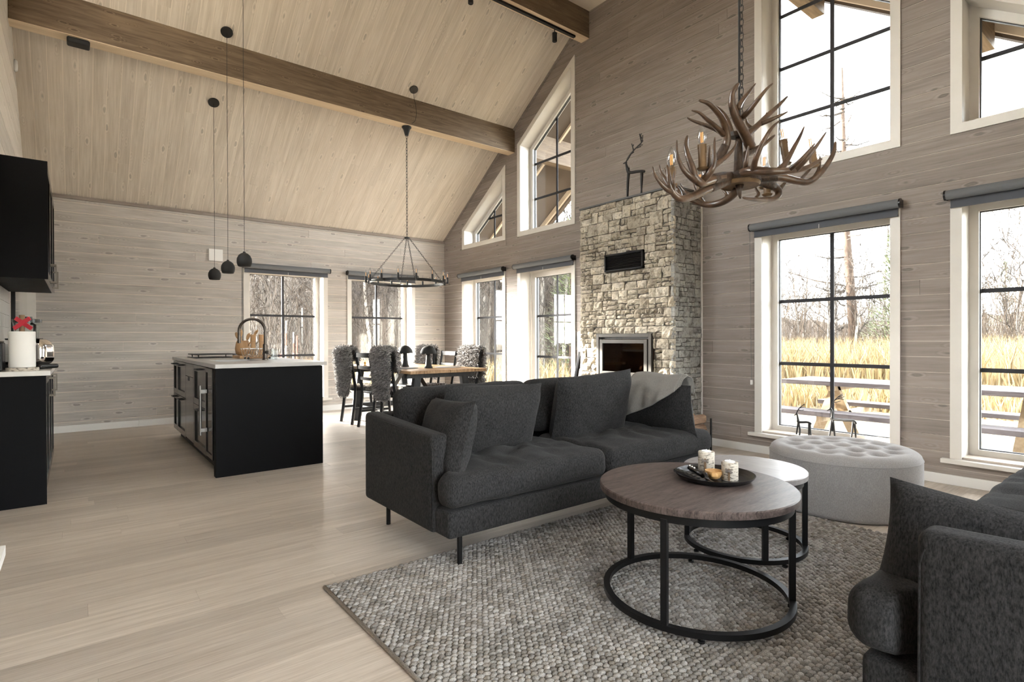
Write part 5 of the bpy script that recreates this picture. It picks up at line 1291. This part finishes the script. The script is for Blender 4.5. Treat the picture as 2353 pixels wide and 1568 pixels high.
# ================================================================ pendants over the island
pz = [(493, 234, 491, 630, .067, 'black globe pendant hanging lowest, farthest along the island'), (524, 72, 522, 614, .068, 'black globe pendant in the middle of the three'), (562, -90, 560.5, 597, .068, 'black globe pendant hanging highest, nearest the camera')]
PX = [-7.04, -6.332, -5.62]; PYY = 1.243
for (a, b, c_, d_, r_, lb), x in zip(pz, PX):
    zc = px_x(c_, d_, x).z; zr = roof_z(x) - .012
    t = thing('globe_pendant', lb, 'pendant', (x, PYY, zc), group='three black globe pendants')
    MB().lathe([(.050, 0), (.056, .006), (.064, .03), (.066, .05), (.064, .075), (.05, .105), (.03, .122), (.012, .13), (.011, .14), (0, .14)], (0, 0, -.065), 28).build('globe_shade', 'black_matt', t, True, auto=60)
    MB().lathe([(.046, .001), (.060, .03), (.060, .07), (.03, .115), (0, .12)], (0, 0, -.065), 24).build('gold_lining', 'gold_inner', t, True)
    MB().sphere((0, 0, -.035), .026, 12, 8).build('bulb', 'pendant_glow', t, True)
    MB().tube([(0, 0, .07), (.001, .0015, (zr - zc) * .33), (-.001, -.001, (zr - zc) * .66), (0, 0, zr - zc)], .0022, 6).build('cord', 'black_matt', t)
    Mr = Matrix.Translation((0, 0, zr - zc)) @ Matrix.Rotation(-ca, 4, 'Y')
    MB().lathe([(0, -.012), (.055, -.012), (.058, -.008), (.058, .004), (0, .006)], (0, 0, 0), 28, M=Mr).build('ceiling_rose', 'black_matt', t, True, auto=40)
# ================================================================ ring chandelier
RC = Vector((-6.52, 3.41, 1.845)); RR = .475
t = thing('ring_chandelier', 'black iron ring chandelier with candle bulbs above the dining table', 'chandelier', tuple(RC))
MB().lathe([(RR, -.018), (RR + .006, -.018), (RR + .006, .018), (RR, .018), (RR, -.018)], (0, 0, 0), 80).build('iron_ring', 'black_iron', t, True, auto=40)
for k in range(15):
    a = 2 * math.pi * (k + .35) / 15; c_, s_ = math.cos(a), math.sin(a); p = Vector((c_ * (RR + .05), s_ * (RR + .05), 0))
    h = MB().tube([(c_ * RR, s_ * RR, -.004), tuple(p + Vector((0, 0, -.004)))], .006, 6); h.tube([p + Vector((0, 0, -.012)), p + Vector((0, 0, .07))], .013, 10); h = h.build('lamp_holder', 'black_iron', t, True, auto=40)
    b_ = MB().lathe([(.009, .07), (.015, .078), (.0195, .097), (.0165, .12), (.007, .148), (0, .158)], tuple(p), 12).build('candle_bulb', 'bulb_glass', h, True)
    MB().tube([p + Vector((0, 0, .075)), p + Vector((0, 0, .118))], .0035, 6).build('filament', 'filament', h)
HUB = .585
def chain(m_list, p, q, parent, link=.034, wire=.0024, wd=.008, mat='black_iron'):
    p, q = Vector(p), Vector(q); d = (q - p); L = d.length; d.normalize(); n = max(2, int(L / (link * .78))); ref = Vector((0, 0, 1)) if abs(d.z) < .9 else Vector((1, 0, 0))
    a = d.cross(ref).normalized(); b = d.cross(a); m_ = MB()
    for k in range(n):
        c_ = p + d * (L * (k + .5) / n); s_ = a if k % 2 else b; hl = L / n * .62; pts = []
        for i in range(10):
            an = 2 * math.pi * i / 10; pts.append(c_ + d * (hl * math.cos(an)) + s_ * (wd * math.sin(an)))
        m_.tube(pts, wire, 4, closed=True)
    return m_.build('chain', mat, parent, True)
for k in range(4):
    a = math.pi / 4 + k * math.pi / 2 + .5; chain(None, (RR * math.cos(a), RR * math.sin(a), .02), (.03 * math.cos(a), .03 * math.sin(a), HUB), t)
MB().lathe([(0, -.012), (.034, -.010), (.034, .010), (0, .012)], (0, 0, HUB), 16).build('chain_hub', 'black_iron', t)
zc = 3.885 - RC.z; chain(None, (0, 0, HUB + .01), (0, 0, zc - .11), t, link=.05, wd=.010, wire=.003)
MB().lathe([(.022, -.115), (.026, -.10), (.045, -.03), (.062, -.012), (.062, 0), (0, 0)], (0, 0, zc), 24).build('ceiling_cup', 'black_iron', t, True, auto=50)
rz_ = roof_z(-6.326) - .012; rose = Vector((-6.326, 3.413, rz_)) - RC
cord = catmull([(.05, -.03, zc - .01), (.10, .07, zc + .07), (.145, .06, zc + .22), (.165, .02, zc + .33), tuple(rose)], 6)
MB().tube(cord, .003, 6).build('cord', 'black_matt', t, True)
MB().lathe([(0, -.010), (.052, -.010), (.055, -.006), (.055, .003), (0, .004)], (0, 0, 0), 28, M=Matrix.Translation(rose) @ Matrix.Rotation(-ca, 4, 'Y')).build('ceiling_rose', 'grey_metal', t, True, auto=40)
# ================================================================ track light
t = thing('track_light', 'black track light rail with spots under the upper beam', 'track light', (-4.985, 4.0, 4.943))
MB().box((-5.005, 2.3, 4.917), (-4.965, 4.97, 4.942)).build('track_rail', 'black_metal', t, world=True, bevel=.002)
for y in (4.627, 3.385, 2.55):
    z = 4.915; s_ = MB().tube([(-4.985, y, z), (-4.985, y, z - .055)], .006, 8).build('spot_stem', 'black_metal', t, world=True)
    MB().lathe([(.0, 0), (.028, 0), (.029, -.004), (.029, -.105), (.024, -.108), (.022, -.10), (0, -.10)], (-4.985, y, z - .052), 20).build('spot_head', 'black_matt', t, True, world=True, auto=40)
# ================================================================ antler chandelier (traced in the 1480..1940 x 180..490 crop, with real depth per point)
AD = 2.65; AS = 2327 / 460.0
def ap(u, v, dd): return px_d(1480 + u / AS, 180 + v / AS, AD + dd)
HB = ap(1105, 1180, 0)
t = thing('antler_chandelier', 'brown deer-antler chandelier with candle lamps above the coffee tables', 'chandelier', tuple(HB))
def tine(pts, r0, r1, parent, name='tine', mat='antler', n=9, k=5, pw=.8):
    c_ = catmull(pts, k); P_ = [ap(*q) for q in c_]; m = len(P_)
    rs_ = [r1 + (r0 - r1) * (1 - i / (m - 1)) ** pw for i in range(m)]
    o = MB().tube(P_, rs_, n); o = o.build(name, mat, parent, True); o.data.transform(Matrix.Translation(-HB)); return o
def antler(main, r0, tines, root=None, r1=.004, pw=.55):
    a = tine(main, r0, r1, t, 'antler', k=6, pw=pw)
    for q in tines: tine(q[0], q[1], .0028, a)
    if root: tine(root, r0 * 1.12, r0 * .95, a, 'antler_root', 'antler_root')
    return a
# lower tier
antler([(1010, 1170, -.02), (900, 1225, -.08), (720, 1300, -.17), (560, 1375, -.23), (430, 1400, -.28), (345, 1345, -.30), (300, 1240, -.31), (283, 1120, -.31), (268, 1010, -.30)], .021,
       [([(330, 1330, -.30), (250, 1280, -.33), (170, 1190, -.34), (118, 1110, -.34), (100, 1030, -.33)], .013), ([(300, 1260, -.31), (240, 1170, -.28), (195, 1090, -.27), (178, 1008, -.26)], .012),
        ([(430, 1395, -.27), (400, 1300, -.22), (300, 1180, -.20), (235, 1045, -.19)], .010), ([(560, 1375, -.22), (500, 1330, -.15), (440, 1270, -.12), (418, 1222, -.11)], .009), ([(345, 1340, -.3), (345, 1200, -.33), (350, 1080, -.33)], .008)],
       [(1010, 1170, -.02), (900, 1225, -.08), (760, 1285, -.15)])
antler([(1000, 1150, -.03), (880, 1155, -.12), (760, 1185, -.20), (670, 1215, -.25), (600, 1170, -.27), (560, 1040, -.27), (510, 900, -.26), (485, 780, -.25), (503, 668, -.24)], .024,
       [([(620, 1205, -.26), (530, 1140, -.30), (440, 1030, -.31), (385, 880, -.31), (380, 722, -.30)], .015), ([(680, 1190, -.25), (770, 1090, -.29), (815, 990, -.30), (815, 830, -.30), (822, 690, -.29)], .017),
        ([(800, 1030, -.29), (880, 970, -.27), (980, 890, -.24), (1045, 810, -.22), (1078, 738, -.21)], .013), ([(735, 1130, -.28), (755, 1010, -.25), (757, 900, -.24), (762, 790, -.23)], .011)],
       [(1000, 1150, -.03), (900, 1152, -.10), (790, 1175, -.18)])
antler([(1110, 1120, -.04), (1230, 1075, -.12), (1400, 1085, -.18), (1560, 1085, -.20), (1750, 1070, -.18), (1900, 1035, -.16), (2065, 938, -.15)], .023,
       [([(1270, 1075, -.14), (1290, 960, -.20), (1350, 810, -.23), (1430, 660, -.24), (1500, 560, -.24), (1572, 497, -.24)], .015), ([(1560, 1080, -.20), (1640, 990, -.17), (1740, 810, -.14), (1815, 670, -.13), (1862, 560, -.12)], .016),
        ([(1680, 1072, -.19), (1810, 960, -.24), (1910, 850, -.26), (1985, 758, -.27)], .012), ([(1760, 1065, -.18), (1890, 930, -.22), (2010, 780, -.23), (2115, 628, -.23)], .015), ([(1180, 1090, -.08), (1185, 990, -.12), (1200, 880, -.13), (1214, 785, -.14)], .013)],
       [(1110, 1120, -.04), (1180, 1090, -.08), (1240, 1078, -.12)])
antler([(1250, 1160, .02), (1420, 1150, .03), (1600, 1155, .04), (1780, 1195, .05), (1910, 1205, .06), (2030, 1120, .06), (2130, 1000, .06), (2205, 860, .06), (2226, 738, .06)], .022,
       [([(1960, 1180, .06), (2020, 1080, .09), (2042, 990, .10), (2045, 905, .10)], .011), ([(1800, 1195, .05), (1900, 1090, .12), (1990, 980, .14), (2060, 935, .14)], .010)],
       [(1250, 1160, .02), (1420, 1150, .03), (1560, 1150, .04)])
antler([(1240, 1200, .06), (1360, 1195, .12), (1480, 1240, .17), (1560, 1310, .20), (1540, 1385, .19), (1420, 1412, .15), (1280, 1408, .08), (1150, 1388, .02)], .024,
       [([(1570, 1300, .20), (1610, 1250, .22), (1650, 1205, .23), (1668, 1185, .23)], .014), ([(1290, 1405, .09), (1330, 1350, .12), (1300, 1290, .13), (1290, 1240, .13)], .011)],
       [(1240, 1200, .06), (1360, 1195, .12), (1500, 1255, .18)])
antler([(1090, 1290, .03), (1010, 1380, .08), (880, 1450, .15), (740, 1470, .20), (620, 1440, .22), (520, 1400, .22), (440, 1330, .22), (370, 1240, .21)], .021,
       [([(930, 1430, .12), (960, 1360, .16), (920, 1300, .18), (890, 1280, .18)], .011), ([(700, 1465, .2), (640, 1370, .26), (590, 1280, .28), (570, 1190, .28)], .012), ([(560, 1420, .22), (500, 1380, .27), (430, 1260, .29)], .010)])
# upper tier
antler([(850, 960, -.02), (915, 850, -.03), (965, 740, -.04), (955, 600, -.06), (905, 470, -.09), (830, 370, -.12), (740, 290, -.15), (640, 256, -.17)], .021,
       [([(925, 655, -.05), (830, 560, -.09), (720, 470, -.13), (640, 400, -.15), (553, 374, -.17)], .014), ([(915, 640, -.05), (800, 580, -.03), (640, 520, -.04), (560, 490, -.05), (500, 458, -.05)], .012)], [(850, 960, -.02), (905, 870, -.03), (950, 780, -.04)])
antler([(1010, 640, .0), (990, 560, .03), (940, 450, .06), (870, 370, .09), (800, 330, .11), (720, 290, .13)], .016, [])
antler([(1240, 800, -.03), (1190, 690, -.06), (1120, 560, -.10), (1060, 430, -.13), (1025, 310, -.15), (1030, 180, -.16), (1070, 100, -.17), (1102, 58, -.17)], .024,
       [([(1085, 350, -.14), (1140, 260, -.11), (1220, 160, -.09), (1295, 62, -.08)], .014), ([(1150, 450, -.12), (1220, 380, -.16), (1330, 240, -.20), (1420, 130, -.22), (1495, 60, -.23)], .014), ([(1150, 430, -.12), (1162, 390, -.11)], .011)])
antler([(1170, 700, .0), (1240, 620, .04), (1340, 530, .08), (1450, 420, .12), (1570, 310, .15), (1665, 213, .17)], .018,
       [([(1350, 530, .08), (1480, 480, .06), (1590, 430, .05), (1672, 388, .04)], .013), ([(1260, 590, .05), (1200, 530, .09), (1185, 460, .12)], .010), ([(1420, 440, .11), (1428, 400, .11)], .007)])
antler([(1110, 960, .02), (1200, 870, .06), (1300, 820, .10), (1410, 755, .13), (1518, 662, .15)], .016, [], [(1110, 960, .02), (1200, 870, .06), (1280, 830, .09)])
# trunk, collar, disc, finial, candles
def lp(v): return v - HB
MB().tube([lp(ap(1100, 1180, 0)), lp(ap(1100, 900, 0)), lp(ap(1105, 640, 0))], [.024, .020, .016], 12).build('wood_stem', 'antler_root', t, True)
MB().tube([lp(ap(1130, 1130, 0)), lp(ap(1130, 1220, 0))], [.085, .090], 24).build('bark_hub', 'antler_root', t, True, auto=40)
dz = lp(ap(1115, 1248, 0)); MB().lathe([(0, .0), (.02, -.006), (.035, -.002), (.05, -.006), (.065, -.002), (.085, -.005), (.092, .004), (.09, .014), (0, .02)], tuple(dz), 32).build('carved_disc', 'candle_tan', t, True, auto=50)
MB().tube([lp(ap(1110, 1240, -.02)), lp(ap(1105, 1320, -.02)), lp(ap(1120, 1400, -.02))], [.020, .012, .004], 10).build('finial', 'antler_root', t, True)
MB().tube([lp(ap(1065, 690, 0)), lp(ap(1068, 640, 0))], [.032, .034], 16).build('collar', 'antler_root', t, True, auto=40)
for k, (u, vb, vt_, dd, tu) in enumerate(((680, 1040, 775, -.26, -6), (318, 1230, 1035, -.25, 0), (1655, 985, 715, .10, -38), (1975, 1010, 835, -.02, -28), (1395, 1260, 1040, .22, 0), (650, 1420, 1240, .26, 0), (1430, 1345, 1180, .18, 0))):
    b0, b1 = lp(ap(u, vb, dd)), lp(ap(u + tu, vt_, dd)); ax = (b1 - b0).normalized(); L = (b1 - b0).length
    Mx = Matrix.Translation(b0) @ Vector((0, 0, 1)).rotation_difference(ax).to_matrix().to_4x4()
    c_ = MB().lathe([(.0, -.012), (.020, -.010), (.026, -.002), (.020, .0), (.0175, .004), (.0178, L * .6), (.0182, L - .004), (.016, L), (0, L)], (0, 0, 0), 16, M=Mx).build('candle_tube', 'candle_tan', t, True, auto=50)
    for q in range(3): an = q * 2.1 + k; MB().tube([Mx @ Vector((.0175 * math.cos(an), .0175 * math.sin(an), L)), Mx @ Vector((.0185 * math.cos(an), .0185 * math.sin(an), L * (.6 + .1 * q)))], [.004, .0028], 6).build('wax_drip', 'candle_tan', c_, True)
    MB().lathe([(.009, L), (.015, L + .012), (.019, L + .032), (.016, L + .058), (.007, L + .082), (0, L + .090)], (0, 0, 0), 14, M=Mx).build('candle_bulb', 'bulb_glass', c_, True)
    for q in range(2): MB().tube([Mx @ Vector((.004 * (2 * q - 1), 0, L + .010)), Mx @ Vector((.004 * (2 * q - 1), 0, L + .055))], .0024, 6).build('filament', 'filament', c_)
top = lp(Vector((ap(1105, 640, 0).x, ap(1105, 640, 0).y, roof_z(-1.4) - .03)))
s0 = lp(ap(1105, 640, 0))
MB().tube([s0, Vector((s0.x, s0.y, top.z))], .0045, 8).build('cord', 'black_matt', t)
chain(None, (s0.x + .012, s0.y, s0.z + .05), (s0.x + .012, s0.y, top.z), t, link=.042, wd=.0095, wire=.0022)
MB().lathe([(.0, 0), (.06, 0), (.05, -.03), (.015, -.06), (0, -.06)], (s0.x, s0.y, top.z + .03), 20).build('ceiling_cup', 'black_iron', t, True, auto=50)
# ================================================================ outdoors
GZ = -0.14
gnd = MB()
rn = random.Random(2)
def gh(x, y):
    d = max(0, math.hypot(x + 4, y - 2) - 14); return GZ + .012 * d + .25 * mnoise.noise(Vector((x * .07, y * .07, 0))) * min(1, d / 12)
N = 70
def gf(a, b):
    # denser near the house, reaching about 130 m out on the two visible sides
    x = 14 - 150 * a ** 1.8; y = -30 + 160 * b ** 1.35; return Vector((x, y, gh(x, y)))
gnd.grid(gf, N, N, flip=True)
tag(gnd.build('ground', 'dry_field', smooth=True), 'sunlit dry field around the house', kind='structure')
tag(MB().box((-9.9, -2, GZ - .05), (-8.75, 8.3, GZ + .03)).build('gravel_strip', 'gravel'), 'grey gravel strip along the house', kind='structure')
tag(MB().box((-9.9, 5.45, GZ - .05), (2, 8.0, GZ + .02)).build('gravel_yard', 'gravel'), 'pale gravel yard outside the gable', kind='structure')
# far wooded hill
hl = MB()
def hf(a, b):
    an = math.radians(70 + 125 * a); R_ = 62 + 26 * b; h = (4.0 + 9.5 * min(1, max(0, (a - .42) / .15)) + 1.6 * mnoise.noise(Vector((a * 14, 0, 3))) + .9 * mnoise.noise(Vector((a * 60, b * 8, 1)))) * b ** .8
    return Vector((R_ * math.cos(an), R_ * math.sin(an), -.3 + h))
hl.grid(hf, 120, 14)
tag(hl.build('hillside', 'far_hill', smooth=True), 'low brown wooded hill on the horizon', kind='structure')
# ---- trees: four bare birches, copied
def bare_tree(seed, H, lean, nb, twig=1.0, r0=.085, low=.22, spread=.55):
    r_ = random.Random(seed); tr = MB(); br = MB(); pts = []; x = y = 0
    for k in range(9): f = k / 8; x += r_.uniform(-.10, .10) + lean * .12; y += r_.uniform(-.10, .10); pts.append(Vector((x * f, y * f, H * f)))
    tr.tube(pts, [r0 * (1 - .9 * k / 8) + .006 for k in range(9)], 6, cap=False)
    for b in range(nb):
        f = low + (1 - low) * (b + r_.random()) / nb; i = min(7, int(f * 8)); p = pts[i].lerp(pts[i + 1], f * 8 - i); a = r_.uniform(0, 6.28); L = H * spread * (1 - f) * r_.uniform(.35, .8) + .35
        d = Vector((math.cos(a), math.sin(a), r_.uniform(.5, 1.5))).normalized(); q = [p]
        for s_ in range(4): d = (d + Vector((r_.uniform(-.3, .3), r_.uniform(-.3, .3), r_.uniform(-.05, .35)))).normalized(); q.append(q[-1] + d * L / 4)
        w0 = r0 * .30 * (1 - f) + .008; br.tube(q, [w0, w0 * .75, w0 * .5, w0 * .4, .007], 4, cap=False)
        for c_ in range(int(9 * twig)):
            j = r_.randint(1, 4); e = q[j]; dd = (d + Vector((r_.uniform(-1, 1), r_.uniform(-1, 1), r_.uniform(-.6, .8)))).normalized(); l2 = L * r_.uniform(.15, .45)
            e2 = e + dd * l2; br.tube([e, e + dd * l2 * .5 + Vector((0, 0, .03)), e2], [w0 * .3 + .006, .008, .005], 3, cap=False)
            for c2 in range(3): d3 = (dd + Vector((r_.uniform(-1, 1), r_.uniform(-1, 1), r_.uniform(-1, .6)))).normalized(); s0 = e + dd * l2 * r_.uniform(.3, 1); br.tube([s0, s0 + d3 * l2 * .5], [.0065, .004], 3, cap=False)
    return tr, br
def tree_thing(name, seed, H, lean, nb, label, group, **k):
    t = thing(name, label, 'tree', group=group); tr, br = bare_tree(seed, H, lean, nb, **k); tr.build('trunk', 'trunk_pale', t, True); br.build('branches', 'twig_brown', t); return t
FOREST = 'bare birch in the thicket beyond the back windows and terrace door'; FIELD = 'bare birch at the far edge of the dry field'
protos = [tree_thing('birch_tree', 31, 7.5, .5, 26, FOREST, 'birches in the thicket'), tree_thing('birch_tree', 32, 8.5, -.6, 30, FOREST, 'birches in the thicket', r0=.10), tree_thing('birch_tree', 33, 6.2, .3, 24, FOREST, 'birches in the thicket', r0=.06), tree_thing('birch_tree', 34, 7.0, -.2, 28, FOREST, 'birches in the thicket', low=.08, r0=.05, spread=.7)]
rt = random.Random(77); first = [True] * 4
def plant(kd, x, y, lb, grp, sc=1.0):
    o = protos[kd] if first[kd] else copy_tree(protos[kd]); first[kd] = False
    if grp == 'birches in the thicket':
        k_ = -y / x; wv = 'the window by the island' if k_ < .37 else 'the window behind the dining table' if k_ < .56 else 'the corner window' if k_ < .82 else 'the terrace door'; lb = ('medium', 'tall', 'slender', 'bushy')[kd] + ' bare birch in the thicket seen through ' + wv; grp = ('medium', 'tall', 'slender', 'bushy')[kd] + ' birches behind ' + wv
    else: lb = ('medium', 'tall', 'slender', 'bushy')[kd] + (' bare birch across the field left of the tall pine' if x / y < -.36 else ' bare birch across the field right of the tall pine'); grp = lb.replace('birch', 'birches')
    o.location = (x, y, gh(x, y) - .05); o.rotation_euler = (0, 0, rt.uniform(0, 6.28)); o.scale = (sc, sc, sc * rt.uniform(.9, 1.15)); o['label'] = lb; o['group'] = grp
for k in range(64):
    ta = math.atan(.17 + (1.10 - .17) * (k + rt.random()) / 64); d = rt.uniform(17, 34) if k % 3 else rt.uniform(15, 20); plant(k % 4, -d * math.cos(ta), d * math.sin(ta), FOREST, 'birches in the thicket', rt.uniform(.8, 1.05))
for k in range(30):
    ta = -.56 + .62 * (k + rt.random()) / 30; d = rt.uniform(19, 34); plant(k % 4, d * math.sin(ta), d * math.cos(ta), FIELD, 'birches across the field', rt.uniform(.62, .95))
# the tall pine whose trunk stands in the window behind the ottoman
P0 = px_d(1948, 800, 20.0); t = thing('pine_tree', 'tall reddish pine trunk with dead branches in the window behind the ottoman', 'tree', (P0.x, P0.y, gh(P0.x, P0.y)))
pts = [Vector((.25, .1, 0)), Vector((.1, .05, 2.5)), Vector((-.05, 0, 5)), Vector((-.15, 0, 8)), Vector((-.2, 0, 11))]; MB().tube(pts, [.19, .16, .13, .10, .04], 8).build('trunk', 'pine_trunk', t, True)
r_ = random.Random(5); br = MB()
for b in range(46):
    z = r_.uniform(2.2, 10); a = r_.uniform(0, 6.28); L = r_.uniform(.8, 2.4) * (1.1 - z / 14); p = Vector((-.1, 0, z)); d = Vector((math.cos(a), math.sin(a), r_.uniform(-.25, .35))); q = [p, p + d * L * .5 + Vector((0, 0, -.06)), p + d * L + Vector((0, 0, .05))]; br.tube(q, [.035, .022, .010], 4, cap=False)
    for c_ in range(10): s0 = q[1].lerp(q[2], r_.random()); d2 = Vector((r_.uniform(-1, 1), r_.uniform(-1, 1), r_.uniform(-.4, .5))); br.tube([s0, s0 + d2 * .28], [.012, .006], 3, cap=False)
br.build('dead_branches', 'twig_brown', t)
# green young pine right of it, green spruce seen in the terrace door
def evergreen(px, py, dep, H, W_, label, n=2600, seed=1):
    P0 = px_d(px, py, dep); t = thing('young_conifer', label, 'tree', (P0.x, P0.y, gh(P0.x, P0.y))); r_ = random.Random(seed)
    MB().tube([(0, 0, 0), (0, 0, H)], [.07, .01], 6).build('trunk', 'pine_trunk', t); m_ = MB()
    for k in range(n):
        f = r_.random() ** .8; a = r_.uniform(0, 6.28); R_ = W_ * (1 - f) * math.sqrt(r_.random()) + .03; p = Vector((R_ * math.cos(a), R_ * math.sin(a), .25 + f * (H - .2) - .15 * R_)); d = Vector((math.cos(a), math.sin(a), r_.uniform(-.2, .9))) * r_.uniform(.08, .22)
        s_ = Vector((-math.sin(a), math.cos(a), r_.uniform(-.4, .4))) * .018; n0 = len(m_.v); m_.v.extend([tuple(p - s_), tuple(p + s_), tuple(p + d)]); m_.f.append((n0, n0 + 1, n0 + 2))
    m_.build('needles', 'needle_green', t, kind='stuff')
evergreen(2050, 790, 18, 4.6, 1.1, 'green young pine at the right of the window behind the ottoman', 3200, 3); evergreen(1312, 800, 15, 4.4, 1.0, 'green spruce seen through the terrace door', 3000, 4); evergreen(2310, 760, 30, 5, 1.6, 'dark young pine across the field in the right-hand window', 2500, 5)
# ---- undergrowth and grass
def blades(n, region, h0, h1, wd, mat, name, label, seed, bend=.4):
    r_ = random.Random(seed); m_ = MB()
    for _ in range(n):
        x, y = region(r_); z = gh(x, y); h = r_.uniform(h0, h1); a = r_.uniform(0, 6.28); dx, dy = math.cos(a) * wd, math.sin(a) * wd; bx2, by2 = r_.uniform(-bend, bend) * h, r_.uniform(-bend, bend) * h
        n0 = len(m_.v); m_.v.extend([(x - dx, y - dy, z), (x + dx, y + dy, z), (x + dx * .6 + bx2 * .4, y + dy * .6 + by2 * .4, z + h * .6), (x - dx * .6 + bx2 * .4, y - dy * .6 + by2 * .4, z + h * .6), (x + bx2, y + by2, z + h)]); m_.f.extend([(n0, n0 + 1, n0 + 2, n0 + 3), (n0 + 3, n0 + 2, n0 + 4)])
    return tag(m_.build(name, mat), label, 'grass' if 'grass' in name else 'undergrowth', kind='stuff')
def polar(a0, a1, d0, d1): return lambda r_: (lambda a, d: (-d * math.cos(a), d * math.sin(a)))(r_.uniform(a0, a1), r_.uniform(d0, d1))
blades(15000, polar(math.radians(58), math.radians(92), 15, 27), .5, 1.3, .022, 'straw', 'tall_grass', 'tall golden dry grass across the field', 1)
blades(5000, polar(math.radians(58), math.radians(92), 11, 15), .12, .4, .02, 'straw', 'short_grass', 'short trampled dry grass behind the picnic table', 2)
blades(9000, polar(math.radians(9), math.radians(50), 13, 24), .2, .8, .02, 'straw', 'thicket_grass', 'dry grass on the floor of the birch thicket', 3)
def brush(n, region, h0, h1, seed, name, label):
    r_ = random.Random(seed); m_ = MB()
    for _ in range(n):
        x, y = region(r_); p = Vector((x, y, gh(x, y))); h = r_.uniform(h0, h1); d = Vector((r_.uniform(-.3, .3), r_.uniform(-.3, .3), 1)).normalized(); q = p + d * h; m_.tube([p, p + d * h * .5, q], [.010, .007, .003], 3, cap=False)
        for c_ in range(5): s0 = p + d * h * r_.uniform(.25, .95); d2 = (d + Vector((r_.uniform(-1, 1), r_.uniform(-1, 1), r_.uniform(-.2, .5)))).normalized(); m_.tube([s0, s0 + d2 * h * r_.uniform(.15, .4)], [.004, .002], 3, cap=False)
    return tag(m_.build(name, 'brush_brown'), label, 'undergrowth', kind='stuff')
brush(6000, polar(math.radians(8), math.radians(50), 16, 36), 1.2, 5.0, 8, 'thicket_brush', 'dense bare brown saplings filling the thicket'); brush(2600, polar(math.radians(58), math.radians(94), 22, 40), 1.0, 4.2, 9, 'field_brush', 'bare brown saplings beyond the golden grass')
# ---- marker stakes
for k, (px, h, lb) in enumerate(((655, 1.65, 'tallest red and white stake outside the back window'), (672, 1.40, 'middle red and white stake outside the back window'), (680, 1.32, 'thin red stake outside the back window'), (643, .9, 'short thick red stake outside the back window'))):
    P0 = px_d(px, 815, 12.0 + k * .3); t = thing('marker_stake', lb, 'stake', (P0.x, P0.y, gh(P0.x, P0.y)), group='red marker stakes')
    for q in range(6): MB().tube([(0, .004 * q, h * q / 6), (0, .004 * (q + 1), h * (q + 1) / 6)], .022 if k == 3 else .013, 6, cap=True).build('stake_band', 'stake_red' if (q % 2 == 0 or k >= 2) else 'base_white', t)
# ---- picnic table outside the gable
t = thing('picnic_table', 'weathered grey picnic table with benches outside the gable windows', 'picnic table', (-1.9, 6.85, GZ + .02))
X0, X1, z0 = -3.06, -.55, GZ + .02
for k in range(5): MB().box((X0, 6.40 + .145 * k, .585), (X1, 6.40 + .145 * k + .138, .632)).build('top_plank', 'picnic_grey', t, world=True, bevel=.003)
for y in (6.08, 7.30):
    for k in range(2): MB().box((X0 + .02, y + .135 * k, .285), (X1, y + .135 * k + .13, .332)).build('bench_plank', 'picnic_grey', t, world=True, bevel=.003)
for x in (-2.62, -.95):
    for s_ in (-1, 1):
        MB().bar((x + .05 * s_, 6.76 + s_ * .52, z0), (x + .05 * s_, 6.76 - s_ * .22, .585), .05, .12, up=(1, 0, 0)).build('crossed_leg', 'picnic_pale', t, world=True, bevel=.003)
    MB().box((x + .06, 6.12, .225), (x + .11, 7.50, .285)).build('bench_bearer', 'picnic_pale', t, world=True); MB().box((x + .06, 6.42, .53), (x + .11, 7.10, .585)).build('top_bearer', 'picnic_pale', t, world=True)
# dark timber edge of the terrace below the window
t = thing('terrace_step', 'dark timber terrace step just outside the gable windows', 'step', (-1.2, 5.75, GZ))
for k in range(3): MB().box((-3.2, 5.52 + .15 * k, GZ + .09), (1.4, 5.52 + .15 * k + .14, GZ + .13)).build('step_plank', 'picnic_grey', t, world=True)
MB().box((-3.2, 5.54, GZ), (1.4, 5.95, GZ + .09)).build('step_frame', 'dark_soffit', t, world=True)
